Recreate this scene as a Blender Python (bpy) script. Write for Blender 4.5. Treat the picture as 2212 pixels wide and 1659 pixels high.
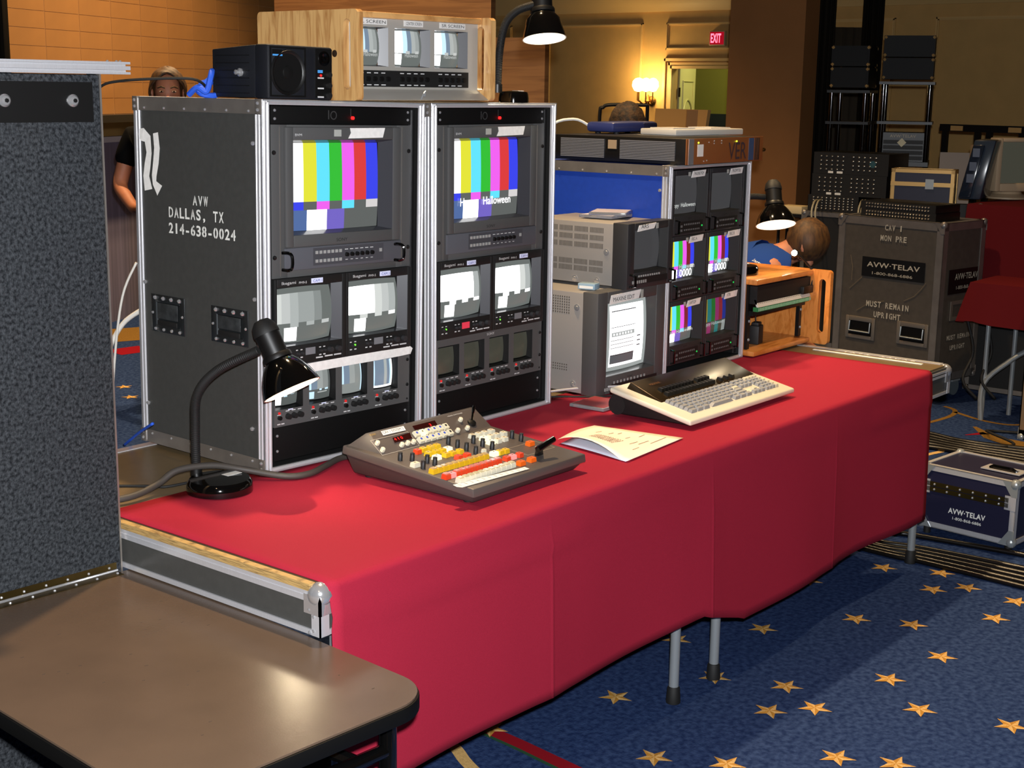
import bpy, bmesh, math, random
from math import sin, cos, tan, pi, radians, sqrt, atan2
from mathutils import Vector, Matrix
for o in list(bpy.data.objects): bpy.data.objects.remove(o)
SC = bpy.context.scene; COL = SC.collection
random.seed(7)

# ------------------------------------------------------------------ camera
FPX = 3057.9; CX, CY = 1106.0, 829.5
CAM = Vector((-1.82626, -1.96057, 1.7223))
PITCH, ROLL, AT = .2062, .014, .8901
_f = Vector((0, cos(PITCH), -sin(PITCH))); _r = Vector((1, 0, 0)); _u = Vector((0, sin(PITCH), cos(PITCH)))
_r2 = cos(ROLL)*_r + sin(ROLL)*_u; _u2 = -sin(ROLL)*_r + cos(ROLL)*_u
def _w(v): return Vector((v.x*cos(AT)+v.y*sin(AT), -v.x*sin(AT)+v.y*cos(AT), v.z))
FW, RT, UP = _w(_f), _w(_r2), _w(_u2)
cd = bpy.data.cameras.new('camera'); cam = bpy.data.objects.new('camera', cd); COL.objects.link(cam)
cd.sensor_width = 36; cd.lens = FPX/2212*36; cd.clip_end = 100; cd.clip_start = .05
M = Matrix((RT, UP, -FW)).transposed().to_4x4(); M.translation = CAM; cam.matrix_world = M
SC.camera = cam
def ray(u, v): return FW + RT*((u-CX)/FPX) - UP*((v-CY)/FPX)
def pz(u, v, z): d = ray(u, v); return CAM + d*((z-CAM.z)/d.z)
def py(u, v, y): d = ray(u, v); return CAM + d*((y-CAM.y)/d.y)
def pxx(u, v, x): d = ray(u, v); return CAM + d*((x-CAM.x)/d.x)
def pd(u, v, t): return CAM + ray(u, v)*t
def zat(u, v, P):
    d = ray(u, v); h = Vector((FW.x, FW.y)); t = (Vector((P[0], P[1]))-CAM.xy).dot(h)/(d.xy.dot(h)); return CAM + d*t

# ------------------------------------------------------------------ world, exposure, lights
w = bpy.data.worlds.new('room_air'); SC.world = w; w.use_nodes = True
w.node_tree.nodes['Background'].inputs[0].default_value = (.55, .42, .30, 1)
w.node_tree.nodes['Background'].inputs[1].default_value = .12
vs = SC.view_settings; vs.view_transform = 'Standard'; vs.look = 'None'; vs.exposure = 0.0; vs.gamma = 1.0; vs.use_curve_mapping = False
def light(name, kind, loc, energy, col, size=.1, target=None, spot=None, blend=.5, parent=None):
    d = bpy.data.lights.new(name, kind); d.energy = energy; d.color = col
    if kind == 'AREA': d.shape = 'DISK'; d.size = size
    else: d.shadow_soft_size = size
    if kind == 'SPOT': d.spot_size = radians(spot or 60); d.spot_blend = blend
    o = bpy.data.objects.new(name, d); COL.objects.link(o); o.location = loc
    if target is not None: o.rotation_euler = (Vector(target)-Vector(loc)).to_track_quat('-Z', 'Y').to_euler()
    if parent: o.parent = parent
    return o
WARM = (1, .70, .38); AMBER = (1, .58, .22)
CEIL = 4.7
# the camera's own flash, just above the lens
light('camera_flash', 'SPOT', CAM + UP*.09 + RT*.03, 720, (.95, .97, 1), .022, CAM + FW*5, 75, .35)
# recessed ceiling downlights
DOWN = [(1.35, 1.2, 780, 80), (4.3, 1.9, 330, 75), (3.9, -.9, 330, 65), (-1.4, 2.6, 120, 75), (9.0, 7.6, 1000, 58), (8.6, 10.4, 900, 66), (3.2, 4.6, 650, 80), (5.0, 5.2, 750, 80), (-3.2, -2.0, 100, 90)]
for i, (x, y, e, s) in enumerate(DOWN):
    light('downlight_beam', 'SPOT', (x, y, CEIL-.06), e, WARM, .07, (x, y, 0), s*1.25, .7)

# ------------------------------------------------------------------ materials
def lin(c):
    if isinstance(c, str): c = tuple(int(c[i:i+2], 16)/255 for i in (0, 2, 4))
    return tuple((x/12.92 if x <= .04045 else ((x+.055)/1.055)**2.4) for x in c)
MATS = {}
def mat(name, col, rough=.5, metal=0., spec=.5, nz=0., nsc=40., bump=0., bsc=200., coat=0., stretch=None, col2=None, emit=None, es=0., alpha=1., trans=0., detail=4):
    if name in MATS: return MATS[name]
    m = bpy.data.materials.new(name); m.use_nodes = True; nt = m.node_tree; b = nt.nodes['Principled BSDF']
    c = lin(col); b.inputs['Base Color'].default_value = (*c, 1); b.inputs['Roughness'].default_value = rough
    b.inputs['Metallic'].default_value = metal; b.inputs['Specular IOR Level'].default_value = spec
    b.inputs['Coat Weight'].default_value = coat; b.inputs['Transmission Weight'].default_value = trans
    if emit: b.inputs['Emission Color'].default_value = (*lin(emit), 1); b.inputs['Emission Strength'].default_value = es
    if nz or col2 or bump:
        tc = nt.nodes.new('ShaderNodeTexCoord'); mp = nt.nodes.new('ShaderNodeMapping'); nt.links.new(tc.outputs['Object'], mp.inputs[0])
        if stretch: mp.inputs['Scale'].default_value = stretch
    if nz or col2:
        n = nt.nodes.new('ShaderNodeTexNoise'); n.inputs['Scale'].default_value = nsc; n.inputs['Detail'].default_value = detail; nt.links.new(mp.outputs[0], n.inputs[0])
        r = nt.nodes.new('ShaderNodeValToRGB'); nt.links.new(n.outputs[0], r.inputs[0]); nt.links.new(r.outputs[0], b.inputs['Base Color'])
        c2 = lin(col2) if col2 else tuple(x*(1+nz) for x in c); c1 = c if col2 else tuple(x*(1-nz) for x in c)
        r.color_ramp.elements[0].position = .35; r.color_ramp.elements[1].position = .65
        r.color_ramp.elements[0].color = (*c1, 1); r.color_ramp.elements[1].color = (*c2, 1)
    if bump:
        n2 = nt.nodes.new('ShaderNodeTexNoise'); n2.inputs['Scale'].default_value = bsc; n2.inputs['Detail'].default_value = 3; nt.links.new(mp.outputs[0], n2.inputs[0])
        bp = nt.nodes.new('ShaderNodeBump'); bp.inputs['Strength'].default_value = bump; bp.inputs['Distance'].default_value = .004
        nt.links.new(n2.outputs[0], bp.inputs['Height']); nt.links.new(bp.outputs[0], b.inputs['Normal'])
    MATS[name] = m; return m
def glow(name, col, s):
    if name in MATS: return MATS[name]
    m = bpy.data.materials.new(name); m.use_nodes = True; nt = m.node_tree; b = nt.nodes['Principled BSDF']
    b.inputs['Base Color'].default_value = (.01, .01, .01, 1); b.inputs['Roughness'].default_value = .25
    b.inputs['Emission Color'].default_value = (*lin(col), 1); b.inputs['Emission Strength'].default_value = s
    MATS[name] = m; return m
def wood(name, c1, c2, rough=.4, sc=(1, 1, 1), coat=.2, freq=9):
    if name in MATS: return MATS[name]
    m = bpy.data.materials.new(name); m.use_nodes = True; nt = m.node_tree; b = nt.nodes['Principled BSDF']
    tc = nt.nodes.new('ShaderNodeTexCoord'); mp = nt.nodes.new('ShaderNodeMapping'); nt.links.new(tc.outputs['Object'], mp.inputs[0]); mp.inputs['Scale'].default_value = sc
    n = nt.nodes.new('ShaderNodeTexNoise'); n.inputs['Scale'].default_value = freq; n.inputs['Detail'].default_value = 6; n.inputs['Distortion'].default_value = 1.2; nt.links.new(mp.outputs[0], n.inputs[0])
    r = nt.nodes.new('ShaderNodeValToRGB'); nt.links.new(n.outputs[0], r.inputs[0]); nt.links.new(r.outputs[0], b.inputs['Base Color'])
    r.color_ramp.elements[0].position = .3; r.color_ramp.elements[1].position = .55
    r.color_ramp.elements[0].color = (*lin(c1), 1); r.color_ramp.elements[1].color = (*lin(c2), 1)
    b.inputs['Roughness'].default_value = rough; b.inputs['Coat Weight'].default_value = coat
    MATS[name] = m; return m
ALU = mat('brushed_aluminium', 'd6d6da', .34, .55, nz=.06, nsc=30, stretch=(60, 60, 1))
ALUD = mat('dull_aluminium', '9a938c', .45, .75, nz=.1, nsc=14)
CHROME = mat('chrome', 'd8d8da', .16, .75)
STEEL = mat('steel_pipe', 'aab0b2', .3, .55)
CASEGREY = mat('case_laminate_grey', '3f3f3d', .5, nz=.05, nsc=60, bump=.12, bsc=500)
CASEBLUE = mat('case_laminate_blue', '1c3e9e', .45, nz=.05, nsc=60)
CASENAVY = mat('case_laminate_navy', '191933', .45)
CASEDK = mat('case_laminate_brown_grey', '4c463f', .5, nz=.08, nsc=30)
BLK = mat('black_paint', '0d0d0d', .42)
BLKG = mat('black_gloss', '060606', .08, coat=.6)
BLKM = mat('black_matte_plastic', '141414', .6)
RUB = mat('black_rubber', '0b0b0b', .7)
GREY = mat('monitor_grey_plastic', '4e4e4e', .5)
GREYL = mat('monitor_side_grey', '8a8580', .5)
GREYD = mat('dark_grey_plastic', '2b2b2d', .5)
FUNNEL = mat('screen_funnel_plastic', '3a3b40', .3, coat=.3)
WHITE = mat('white_plastic', 'e8e6e0', .5)
PAPER = mat('paper', 'f2ead8', .8)
TAPE = mat('white_cloth_tape', 'eceae6', .8, nz=.05, nsc=80)
INK = mat('black_ink', '111111', .8)
PAINTW = mat('white_stencil_paint', 'e2e2dc', .7)
SILK = mat('silkscreen_white', 'c8c8c8', .7)
LAM = mat('deck_laminate', '6b5a40', .4, nz=.06, nsc=25, bump=.05, bsc=400)
PLY = wood('plywood_edge', '4a3820', 'b8965c', .7, (6, 6, 220), 0, 3)
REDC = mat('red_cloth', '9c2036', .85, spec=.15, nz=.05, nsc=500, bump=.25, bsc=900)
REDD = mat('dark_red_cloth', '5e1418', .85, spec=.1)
CARPETP = mat('charcoal_carpet', '1e2023', .95, spec=.05, col2='43464a', nsc=130, bump=.8, bsc=260, detail=6)
OAK = wood('oak', 'a56f38', 'd2a165', .35, (1.5, 14, 1.5), .4, 6)
OAKV = wood('oak_upright', 'a87440', 'd5a86c', .35, (9, 9, 1.0), .4, 6)
OAKO = wood('oak_orange', 'b86a28', 'd98c45', .35, (1.5, 10, 3), .4, 5)

# ------------------------------------------------------------------ mesh helpers
class MB:
    def __init__(s): s.v = []; s.f = []; s.m = []
    def add(s, vs, fs, mi=0):
        n = len(s.v); s.v += [Vector(p) for p in vs]; s.f += [tuple(i+n for i in f) for f in fs]; s.m += [mi]*len(fs); return s
    def box(s, x0, x1, y0, y1, z0, z1, mi=0):
        return s.add([(x0, y0, z0), (x1, y0, z0), (x1, y1, z0), (x0, y1, z0), (x0, y0, z1), (x1, y0, z1), (x1, y1, z1), (x0, y1, z1)],
                     [(3, 2, 1, 0), (4, 5, 6, 7), (0, 1, 5, 4), (1, 2, 6, 5), (2, 3, 7, 6), (3, 0, 4, 7)], mi)
    def hexa(s, b, t, mi=0):
        return s.add(list(b)+list(t), [(3, 2, 1, 0), (4, 5, 6, 7), (0, 1, 5, 4), (1, 2, 6, 5), (2, 3, 7, 6), (3, 0, 4, 7)], mi)
    def tube(s, pts, r, n=8, mi=0, cap=True):
        pts = [Vector(p) for p in pts]; k = len(pts); rr = r if isinstance(r, (list, tuple)) else [r]*k
        t0 = (pts[1]-pts[0]).normalized(); a = t0.orthogonal().normalized(); vs = []; prev = t0
        for i, p in enumerate(pts):
            t = (pts[min(i+1, k-1)]-pts[max(i-1, 0)]).normalized()
            a = (prev.rotation_difference(t) @ a); a = (a - t*a.dot(t)).normalized(); b = t.cross(a); prev = t
            for j in range(n): vs.append(p + (a*cos(2*pi*j/n) + b*sin(2*pi*j/n))*rr[i])
        fs = [(i*n+j, i*n+(j+1) % n, (i+1)*n+(j+1) % n, (i+1)*n+j) for i in range(k-1) for j in range(n)]
        if cap: fs += [tuple(range(n-1, -1, -1)), tuple((k-1)*n+j for j in range(n))]
        return s.add(vs, fs, mi)
    def cyl(s, p0, p1, r0, r1=None, n=14, mi=0): return s.tube([p0, p1], [r0, r0 if r1 is None else r1], n, mi)
    def lathe(s, prof, o=(0, 0, 0), ax=(0, 0, 1), n=28, mi=0):
        o = Vector(o); t = Vector(ax).normalized(); a = t.orthogonal().normalized(); b = t.cross(a); vs = []; k = len(prof)
        for r, h in prof:
            for j in range(n): vs.append(o + t*h + (a*cos(2*pi*j/n)+b*sin(2*pi*j/n))*max(r, 1e-5))
        fs = [(i*n+j, i*n+(j+1) % n, (i+1)*n+(j+1) % n, (i+1)*n+j) for i in range(k-1) for j in range(n)]
        return s.add(vs, fs, mi)
    def prism(s, poly, a0, a1, ax='y', mi=0):
        k = len(poly)
        def P(u, v, a): return {'x': (a, u, v), 'y': (u, a, v), 'z': (u, v, a)}[ax]
        vs = [P(u, v, a0) for u, v in poly] + [P(u, v, a1) for u, v in poly]
        return s.add(vs, [tuple(range(k)), tuple(range(2*k-1, k-1, -1))] + [(i, (i+1) % k, k+(i+1) % k, k+i) for i in range(k)], mi)
    def sph(s, c, r, n=12, sc=(1, 1, 1), mi=0):
        c = Vector(c); m = max(4, n//2); vs = []
        for i in range(m+1):
            th = pi*i/m
            for j in range(n): vs.append(c + Vector((sc[0]*r*sin(th)*cos(2*pi*j/n), sc[1]*r*sin(th)*sin(2*pi*j/n), sc[2]*r*cos(th))))
        return s.add(vs, [(i*n+j, (i+1)*n+j, (i+1)*n+(j+1) % n, i*n+(j+1) % n) for i in range(m) for j in range(n)], mi)
    def frame(s, x0, x1, z0, z1, a0, a1, b0, b1, y0, y1, mi=0):
        s.box(x0, a0, y0, y1, z0, z1, mi); s.box(a1, x1, y0, y1, z0, z1, mi); s.box(a0, a1, y0, y1, z0, b0, mi); s.box(a0, a1, y0, y1, b1, z1, mi); return s
    def funnel(s, A, B, ya, yb, mi=0):
        (x0, x1, z0, z1), (a0, a1, b0, b1) = A, B
        return s.add([(x0, ya, z0), (x1, ya, z0), (x1, ya, z1), (x0, ya, z1), (a0, yb, b0), (a1, yb, b0), (a1, yb, b1), (a0, yb, b1)],
                     [(0, 1, 5, 4), (1, 2, 6, 5), (2, 3, 7, 6), (3, 0, 4, 7)], mi)
    def xf(s, Mx):
        s.v = [Mx @ p for p in s.v]; return s
    def build(s, name, mats, parent=None, bev=0, smooth=True, seg=2, ang=35):
        me = bpy.data.meshes.new(name); me.from_pydata([tuple(p) for p in s.v], [], s.f)
        if not isinstance(mats, (list, tuple)): mats = [mats]
        for m in mats: me.materials.append(m)
        me.polygons.foreach_set('material_index', s.m)
        bm = bmesh.new(); bm.from_mesh(me); bmesh.ops.recalc_face_normals(bm, faces=bm.faces)
        if bev:
            es = [e for e in bm.edges if len(e.link_faces) == 2 and e.calc_face_angle(0) > radians(30)]
            bmesh.ops.bevel(bm, geom=es, offset=bev, segments=seg, affect='EDGES', profile=.5, clamp_overlap=True)
        bm.to_mesh(me); bm.free()
        if smooth: me.shade_smooth(); me.set_sharp_from_angle(angle=radians(ang))
        o = bpy.data.objects.new(name, me); COL.objects.link(o)
        if parent: o.parent = parent
        return o
def thing(name, label, cat, loc=(0, 0, 0), rz=0, group=None, mw=None):
    o = bpy.data.objects.new(name, None); COL.objects.link(o); o.empty_display_size = .05
    if mw is not None: o.matrix_world = mw
    else: o.location = loc; o.rotation_euler = (0, 0, rz)
    return tag(o, label, cat, group)
def tag(o, label, cat, group=None):
    o['label'] = label; o['category'] = cat
    if group: o['group'] = group
    return o
def struct(o): o['kind'] = 'structure'; return o
def stuff(o): o['kind'] = 'stuff'; return o
def copy_tree(o, parent=None):
    c = o.copy(); COL.objects.link(c)
    if parent: c.parent = parent
    for ch in list(o.children): copy_tree(ch, c)
    return c
_tc = {}
def text_mesh(s, bold=0):
    if (s, bold) in _tc: return _tc[(s, bold)]
    cu = bpy.data.curves.new('lettering', 'FONT'); cu.body = s; cu.size = 1; cu.resolution_u = 3; cu.fill_mode = 'FRONT'; cu.offset = bold; cu.space_character = 1+bold*3
    o = bpy.data.objects.new('lettering', cu); COL.objects.link(o)
    me = bpy.data.meshes.new_from_object(o); bpy.data.objects.remove(o)
    vs = [v.co.copy() for v in me.vertices]; fs = [tuple(p.vertices) for p in me.polygons]; bpy.data.meshes.remove(me)
    _tc[(s, bold)] = (vs, fs); return _tc[(s, bold)]
FRONT = Matrix(((1, 0, 0, 0), (0, 0, -1, 0), (0, 1, 0, 0), (0, 0, 0, 1)))     # text lies on a face that looks to -y
LSIDE = Matrix(((0, 0, -1, 0), (-1, 0, 0, 0), (0, 1, 0, 0), (0, 0, 0, 1)))    # text lies on a face that looks to -x
def txt(parent, s, m, basis, x, y, wdt, hgt=None, name='lettering', slant=0, mbs=None, off=.0012, bold=0):
    """fit string s into width wdt (and height hgt), left-bottom at x,y in the text plane; basis maps plane to local"""
    vs, fs = text_mesh(s, bold)
    x0 = min(v.x for v in vs); x1 = max(v.x for v in vs); y0 = min(v.y for v in vs); y1 = max(v.y for v in vs)
    sx = wdt/(x1-x0); sy = (hgt/(y1-y0)) if hgt else sx
    pts = [basis @ Vector(((v.x-x0)*sx + x + slant*(v.y-y0)*sy, (v.y-y0)*sy + y, off)) for v in vs]
    if mbs is not None: mbs.add(pts, fs); return
    return MB().add(pts, fs).build(name, m, parent, smooth=False)
def at(basis, p): return Matrix.Translation(Vector(p)) @ basis

# ---- screens: painted rectangles on a bulging glass
G = {k: glow('phosphor_'+k, c, s) for k, c, s in [('white', 'ffffff', 1.5), ('yellow', 'd8d832', 1.15), ('cyan', '5cd8f4', 1.15), ('green', '32c034', 1.0), ('magenta', 'e45ce4', 1.15), ('red', 'de3a3a', 1.0),
     ('blue', '3a44f0', 1.0), ('slate', '5a78b4', .8), ('violet', '7a6ad0', .9), ('grey', '70767a', .55), ('black', '646866', .9), ('hot', 'ffffff', 3.0), ('warmwhite', 'd8d4d4', 1.0),
     ('g1', 'd8dcd8', 1.), ('g2', 'c4c8c6', 1.), ('g3', 'b0b6b4', 1.), ('g4', '9ea4a2', 1.), ('g5', '8a908e', 1.), ('g6', '6c726f', .95), ('g0', '5c6260', .9),
     ('pale', 'c4e4fa', 1.2), ('deepblue', '2838c8', .6), ('off', '44443a', .8), ('offgrey', '464648', .8), ('dyellow', 'a89838', .6), ('dcyan', '2c8c8c', .6), ('dgreen', '2c8034', .6), ('dmagenta', 'a83878', .6), ('dred', 'a0303a', .6), ('dblue', '2c3ca0', .6), ('bluegrey', '9ab0c8', .6)]}  # off: faint grey glow, put on switched-off screens too
def screen(parent, x0, x1, z0, z1, y, rects, base, bulge=.01, barrel=.02, sub=3, name='screen', tilt=0):
    us = sorted(set([0, 1] + [r[0] for r in rects] + [r[1] for r in rects])); vsn = sorted(set([0, 1] + [r[2] for r in rects] + [r[3] for r in rects]))
    def fine(a):
        out = []
        for p, q in zip(a[:-1], a[1:]):
            k = max(1, int(math.ceil((q-p)*8))); out += [p+(q-p)*i/k for i in range(k)]
        return out+[a[-1]]
    us = fine(us); vsn = fine(vsn); mb = MB(); keys = []
    def P(u, v):
        a = 2*u-1; b = 2*v-1; xx = (x0+x1)/2 + (x1-x0)/2*a*(1-barrel*b*b); zz = (z0+z1)/2 + (z1-z0)/2*b*(1-barrel*a*a)
        return (xx, y - bulge*(1-(a*a+b*b)/2), zz)
    nv = len(vsn); vs = [P(u, v) for u in us for v in vsn]; fs = []; ms = []
    for i in range(len(us)-1):
        for j in range(nv-1):
            cu = (us[i]+us[i+1])/2; cv = (vsn[j]+vsn[j+1])/2; k = base
            for r in rects:
                if r[0] < cu < r[1] and r[2] < cv < r[3]: k = r[4]
            if k not in keys: keys.append(k)
            fs.append((i*nv+j, (i+1)*nv+j, (i+1)*nv+j+1, i*nv+j+1)); ms.append(keys.index(k))
    mb.v = [Vector(p) for p in vs]; mb.f = fs; mb.m = ms
    return mb.build(name, [G[k] for k in keys], parent, ang=60)
def bars(u0=.0, u1=1., v0=.0, v1=1., cols=('white', 'yellow', 'cyan', 'green', 'magenta', 'red', 'blue'), dim=False):
    L = []; n = 7; W = u1-u0; Hh = v1-v0
    def R(a, b, c, d, k): L.append((u0+W*a, u0+W*b, v0+Hh*c, v0+Hh*d, k))
    for i, k in enumerate(cols): R(i/n, (i+1)/n, .33, 1, k)
    for i, k in enumerate(('blue', 'black', 'magenta', 'black', 'cyan', 'black', 'warmwhite')): R(i/n, (i+1)/n, .235, .33, k)
    for a, b, k in ((0, .18, 'slate'), (.18, .40, 'hot'), (.40, .60, 'violet'), (.60, 1, 'black')): R(a, b, 0, .235, k)
    return L
def greybars(cols, sq=True, patches=('g2', 'g1')):
    L = []; n = 7
    for i, k in enumerate(cols): L.append((.03+i*.132, .03+(i+1)*.132, .36, .9, k))
    L += [(.03+2*.132, .03+3*.132, .28, .36, patches[0] if patches[0] != 'g2' else 'g5'), (.03+4*.132, .03+5*.132, .29, .36, patches[0]), (.03+6*.132, .03+7*.132, .29, .36, patches[1]), (.2, .4, .03, .28, 'hot')]
    return L

def stencil(parent, s, m, basis, x, y, w_, h_, off=.0012):
    """evenly spaced stencil capitals with bridges cut through the closed letters"""
    cell = w_/len(s); mb = MB()
    for i, ch in enumerate(s):
        if ch == ' ': continue
        vs, fs = text_mesh(ch, .025); bx0 = min(v.x for v in vs); bx1 = max(v.x for v in vs)
        sy = h_/.70; sx = min(sy*1.25, cell*.80/max(bx1-bx0, .01)); gw = (bx1-bx0)*sx; ox = x+i*cell+(cell*.9-gw)/2
        bm = bmesh.new(); V_ = [bm.verts.new(((v.x-bx0)*sx, v.y*sy, 0)) for v in vs]
        for f in fs:
            try: bm.faces.new([V_[k] for k in f])
            except ValueError: pass
        if ch in 'ADOPR04689BCGQ':
            c = gw*.5; g = max(.0011, gw*.055)
            for q in (c-g, c+g): bmesh.ops.bisect_plane(bm, geom=bm.verts[:]+bm.edges[:]+bm.faces[:], plane_co=(q, 0, 0), plane_no=(1, 0, 0))
            bmesh.ops.delete(bm, geom=[f for f in bm.faces if c-g < f.calc_center_median().x < c+g], context='FACES')
        bm.verts.index_update(); mb.add([basis @ Vector((v.co.x+ox, v.co.y+y, off)) for v in bm.verts], [tuple(v.index for v in f.verts) for f in bm.faces]); bm.free()
    return mb.build('lettering', m, parent, smooth=False)

# ================================================================== ROOM
FLOORM = mat('blue_carpet', '1c2c52', .95, spec=.05, col2='33466e', nsc=55, bump=.5, bsc=180, detail=8)
fl = struct(MB().box(-6, 11.6, -6, 14.2, -.1, 0).build('floor', FLOORM))
WALLM = mat('cream_wall', 'cfa765', .7, nz=.04, nsc=6); TRIMM = mat('cream_trim', 'd8b678', .5)
CEILM = mat('ceiling_plaster', 'b9a98c', .9)
wr = struct(MB().box(11.5, 11.62, -6, 5.70, 0, CEIL).box(11.5, 11.62, 6.63, 14.2, 0, CEIL).box(11.5, 11.62, 5.70, 6.63, 1.985, CEIL).build('wall_right', WALLM))
struct(MB().box(-6, 11.6, 14.1, 14.2, 0, CEIL).build('wall_back', WALLM))
struct(MB().box(-6.1, -6, -6, 14.2, 0, CEIL).build('wall_left', WALLM))
struct(MB().box(-6, 11.6, -6.1, -6, 0, CEIL).build('wall_front', WALLM))
struct(MB().box(-6, 11.6, -6, 14.2, CEIL, CEIL+.1).build('ceiling', CEILM))
# cornice, mouldings on the right wall, door with its casing, corridor behind
struct(MB().prism([(11.5, 2.555), (11.47, 2.555), (11.44, 2.62), (11.36, 2.70), (11.34, 2.80), (11.5, 2.80)], -6, 14.1, 'y').build('trim_1', TRIMM))
def moulding(n, y0, y1, z0, z1, wd=.035):
    mb = MB()
    for a, b in ((0, .018), (.5, .03), (1.1, .014)):
        k = wd*.5*a; t = wd*.5
        mb.box(11.5-b, 11.5, y0+k, y0+k+t*.6, z0+k, z1-k).box(11.5-b, 11.5, y1-k-t*.6, y1-k, z0+k, z1-k).box(11.5-b, 11.5, y0+k, y1-k, z1-k-t*.6, z1-k).box(11.5-b, 11.5, y0+k, y1-k, z0+k, z0+k+t*.6)
    return struct(mb.build('trim_%d' % n, TRIMM))
moulding(2, 7.04, 8.36, .95, 2.437); moulding(3, 5.4, 6.735, 2.15, 2.437); moulding(4, -1.5, 3.69, .95, 2.437); moulding(5, 8.9, 10.6, .95, 2.437); moulding(6, 4.1, 5.2, .95, 2.437)
mb = MB()
for k, (a, b) in enumerate(((0, .05), (.045, .03), (.08, .045))):
    mb.box(11.5-b, 11.5, 6.63+.115-a-.035, 6.63+.115-a, 0, 2.06-a).box(11.5-b, 11.5, 5.70-.115+a, 5.70-.115+a+.035, 0, 2.06-a).box(11.5-b, 11.5, 5.6+a, 6.73-a, 2.06-a-.03, 2.06-a)
struct(mb.build('trim_7', TRIMM))
DOORM = mat('cream_door_paint', 'd9d39a', .4)
d1 = struct(MB().box(0, .04, -.82, 0, .01, 1.97).build('door_1', DOORM, bev=.003))
d1.location = (11.60, 6.61, 0); d1.rotation_euler = (0, 0, radians(110))
def arc(c, r, a0, a1, n=10): return [(c[0]+r*cos(a0+(a1-a0)*i/n), c[1]+r*sin(a0+(a1-a0)*i/n)) for i in range(n+1)]
for pts in ([(-.68, 1.25), (-.68, 1.82), (-.14, 1.82), (-.14, 1.25)], arc((-.41, 1.35), .27, 0, pi), [(-.68, .3), (-.68, 1.1)] + [(p[0], p[1]) for p in arc((-.41, 1.1), .27, pi, 0)] + [(-.14, .3), (-.68, .3)]):
    MB().tube([(-.004, p[0], p[1]) for p in pts], .012, 6).build('panel_moulding', DOORM, d1)
MB().cyl((-.01, -.76, .98), (-.06, -.76, .98), .012).sph((-.075, -.76, .98), .028, 10).build('door_knob', CHROME, d1)
for z in (.3, 1.05, 1.7): MB().box(-.006, .01, -.02, .012, z-.05, z+.05).build('hinge', mat('dark_bronze', '3a2a18', .4, .8), d1)
CORR = mat('corridor_green_wall', '8a8a3c', .8); CORRB = mat('corridor_dark_wainscot', '1f2a34', .7)
struct(MB().box(13.2, 13.3, 2.5, 8.5, 1.45, 3).build('wall_corridor', CORR)); struct(MB().box(13.17, 13.3, 2.5, 8.5, 0, 1.45).build('trim_8', CORRB))
struct(MB().box(11.6, 13.3, 2.5, 8.5, 2.9, 3.0).build('ceiling_corridor', CEILM)); struct(MB().box(11.6, 13.3, 2.5, 8.5, -.1, 0).build('floor_corridor', FLOORM))
struct(MB().box(11.6, 13.3, 8.4, 8.5, 0, 2.95).box(11.6, 13.3, 2.5, 2.6, 0, 2.95).build('wall_corridor_ends', CORR))
light('corridor_light', 'POINT', (12.4, 5.7, 2.6), 45, (.95, .95, .5), .15)
# wall sconce
sc = thing('wall_sconce', 'brass wall sconce with glowing glass bulbs beside the open door', 'wall lamp', (11.5, 6.9, 1.60))
BRZ = mat('aged_brass', '6a4a1e', .35, .9); BULB = glow('lit_bulb_glass', 'ffd890', 22)
MB().lathe([(0, 0), (.05, 0), (.055, .01), (.03, .03), (0, .035)], (0, 0, 0), (-1, 0, 0)).build('wall_plate', BRZ, sc)
MB().lathe([(0, -.05), (.03, -.035), (.038, 0), (.02, .03), (.012, .06), (0, .075)], (-.08, 0, 0)).build('urn', BRZ, sc)
for dy, dx in ((-.1, -.1), (.1, -.1), (-.045, -.19), (.045, -.19)):
    MB().tube([(-.08, 0, 0), (-.08+dx*.3, dy*.6, -.03), (-.08+dx*.6, dy*1.0, .01), (-.08+dx*.6, dy, .1)], .007, 6).build('arm', BRZ, sc)
    MB().lathe([(0, 0), (.035, .012), (.062, .06), (.056, .11), (.03, .14), (0, .15)], (-.08+dx*.6, dy, .1)).build('glass_shade', BULB, sc)
light('sconce_light', 'POINT', (11.22, 6.9, 1.8), 17, (1, .68, .3), .1)
# exit sign
ex = thing('exit_sign', 'glowing red exit sign over the open door', 'sign', (11.5, 6.085, 2.20))
MB().box(-.05, 0, -.105, .085, -.01, .140).build('housing', mat('exit_housing', 'c8b48a', .5), ex, bev=.004)
MB().box(-.054, -.0505, -.095, .075, .0, .13).build('face_plate', glow('exit_face', 'a80a20', .9), ex)
txt(ex, 'EXIT', glow('exit_letters', 'ff4a5c', 6), at(LSIDE, (-.0545, 0, 0)), -.062, .018, .125, .095, bold=.03)
# ceiling downlight trims
for i, (x, y, e, s_) in enumerate(DOWN):
    o = MB().lathe([(.12, 0), (.12, -.012), (.085, -.018), (.08, .05)], (x, y, CEIL)).build('downlight_trim', TRIMM)
    tag(o, 'round recessed ceiling downlight ring', 'ceiling light', 'ceiling downlights')
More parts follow.
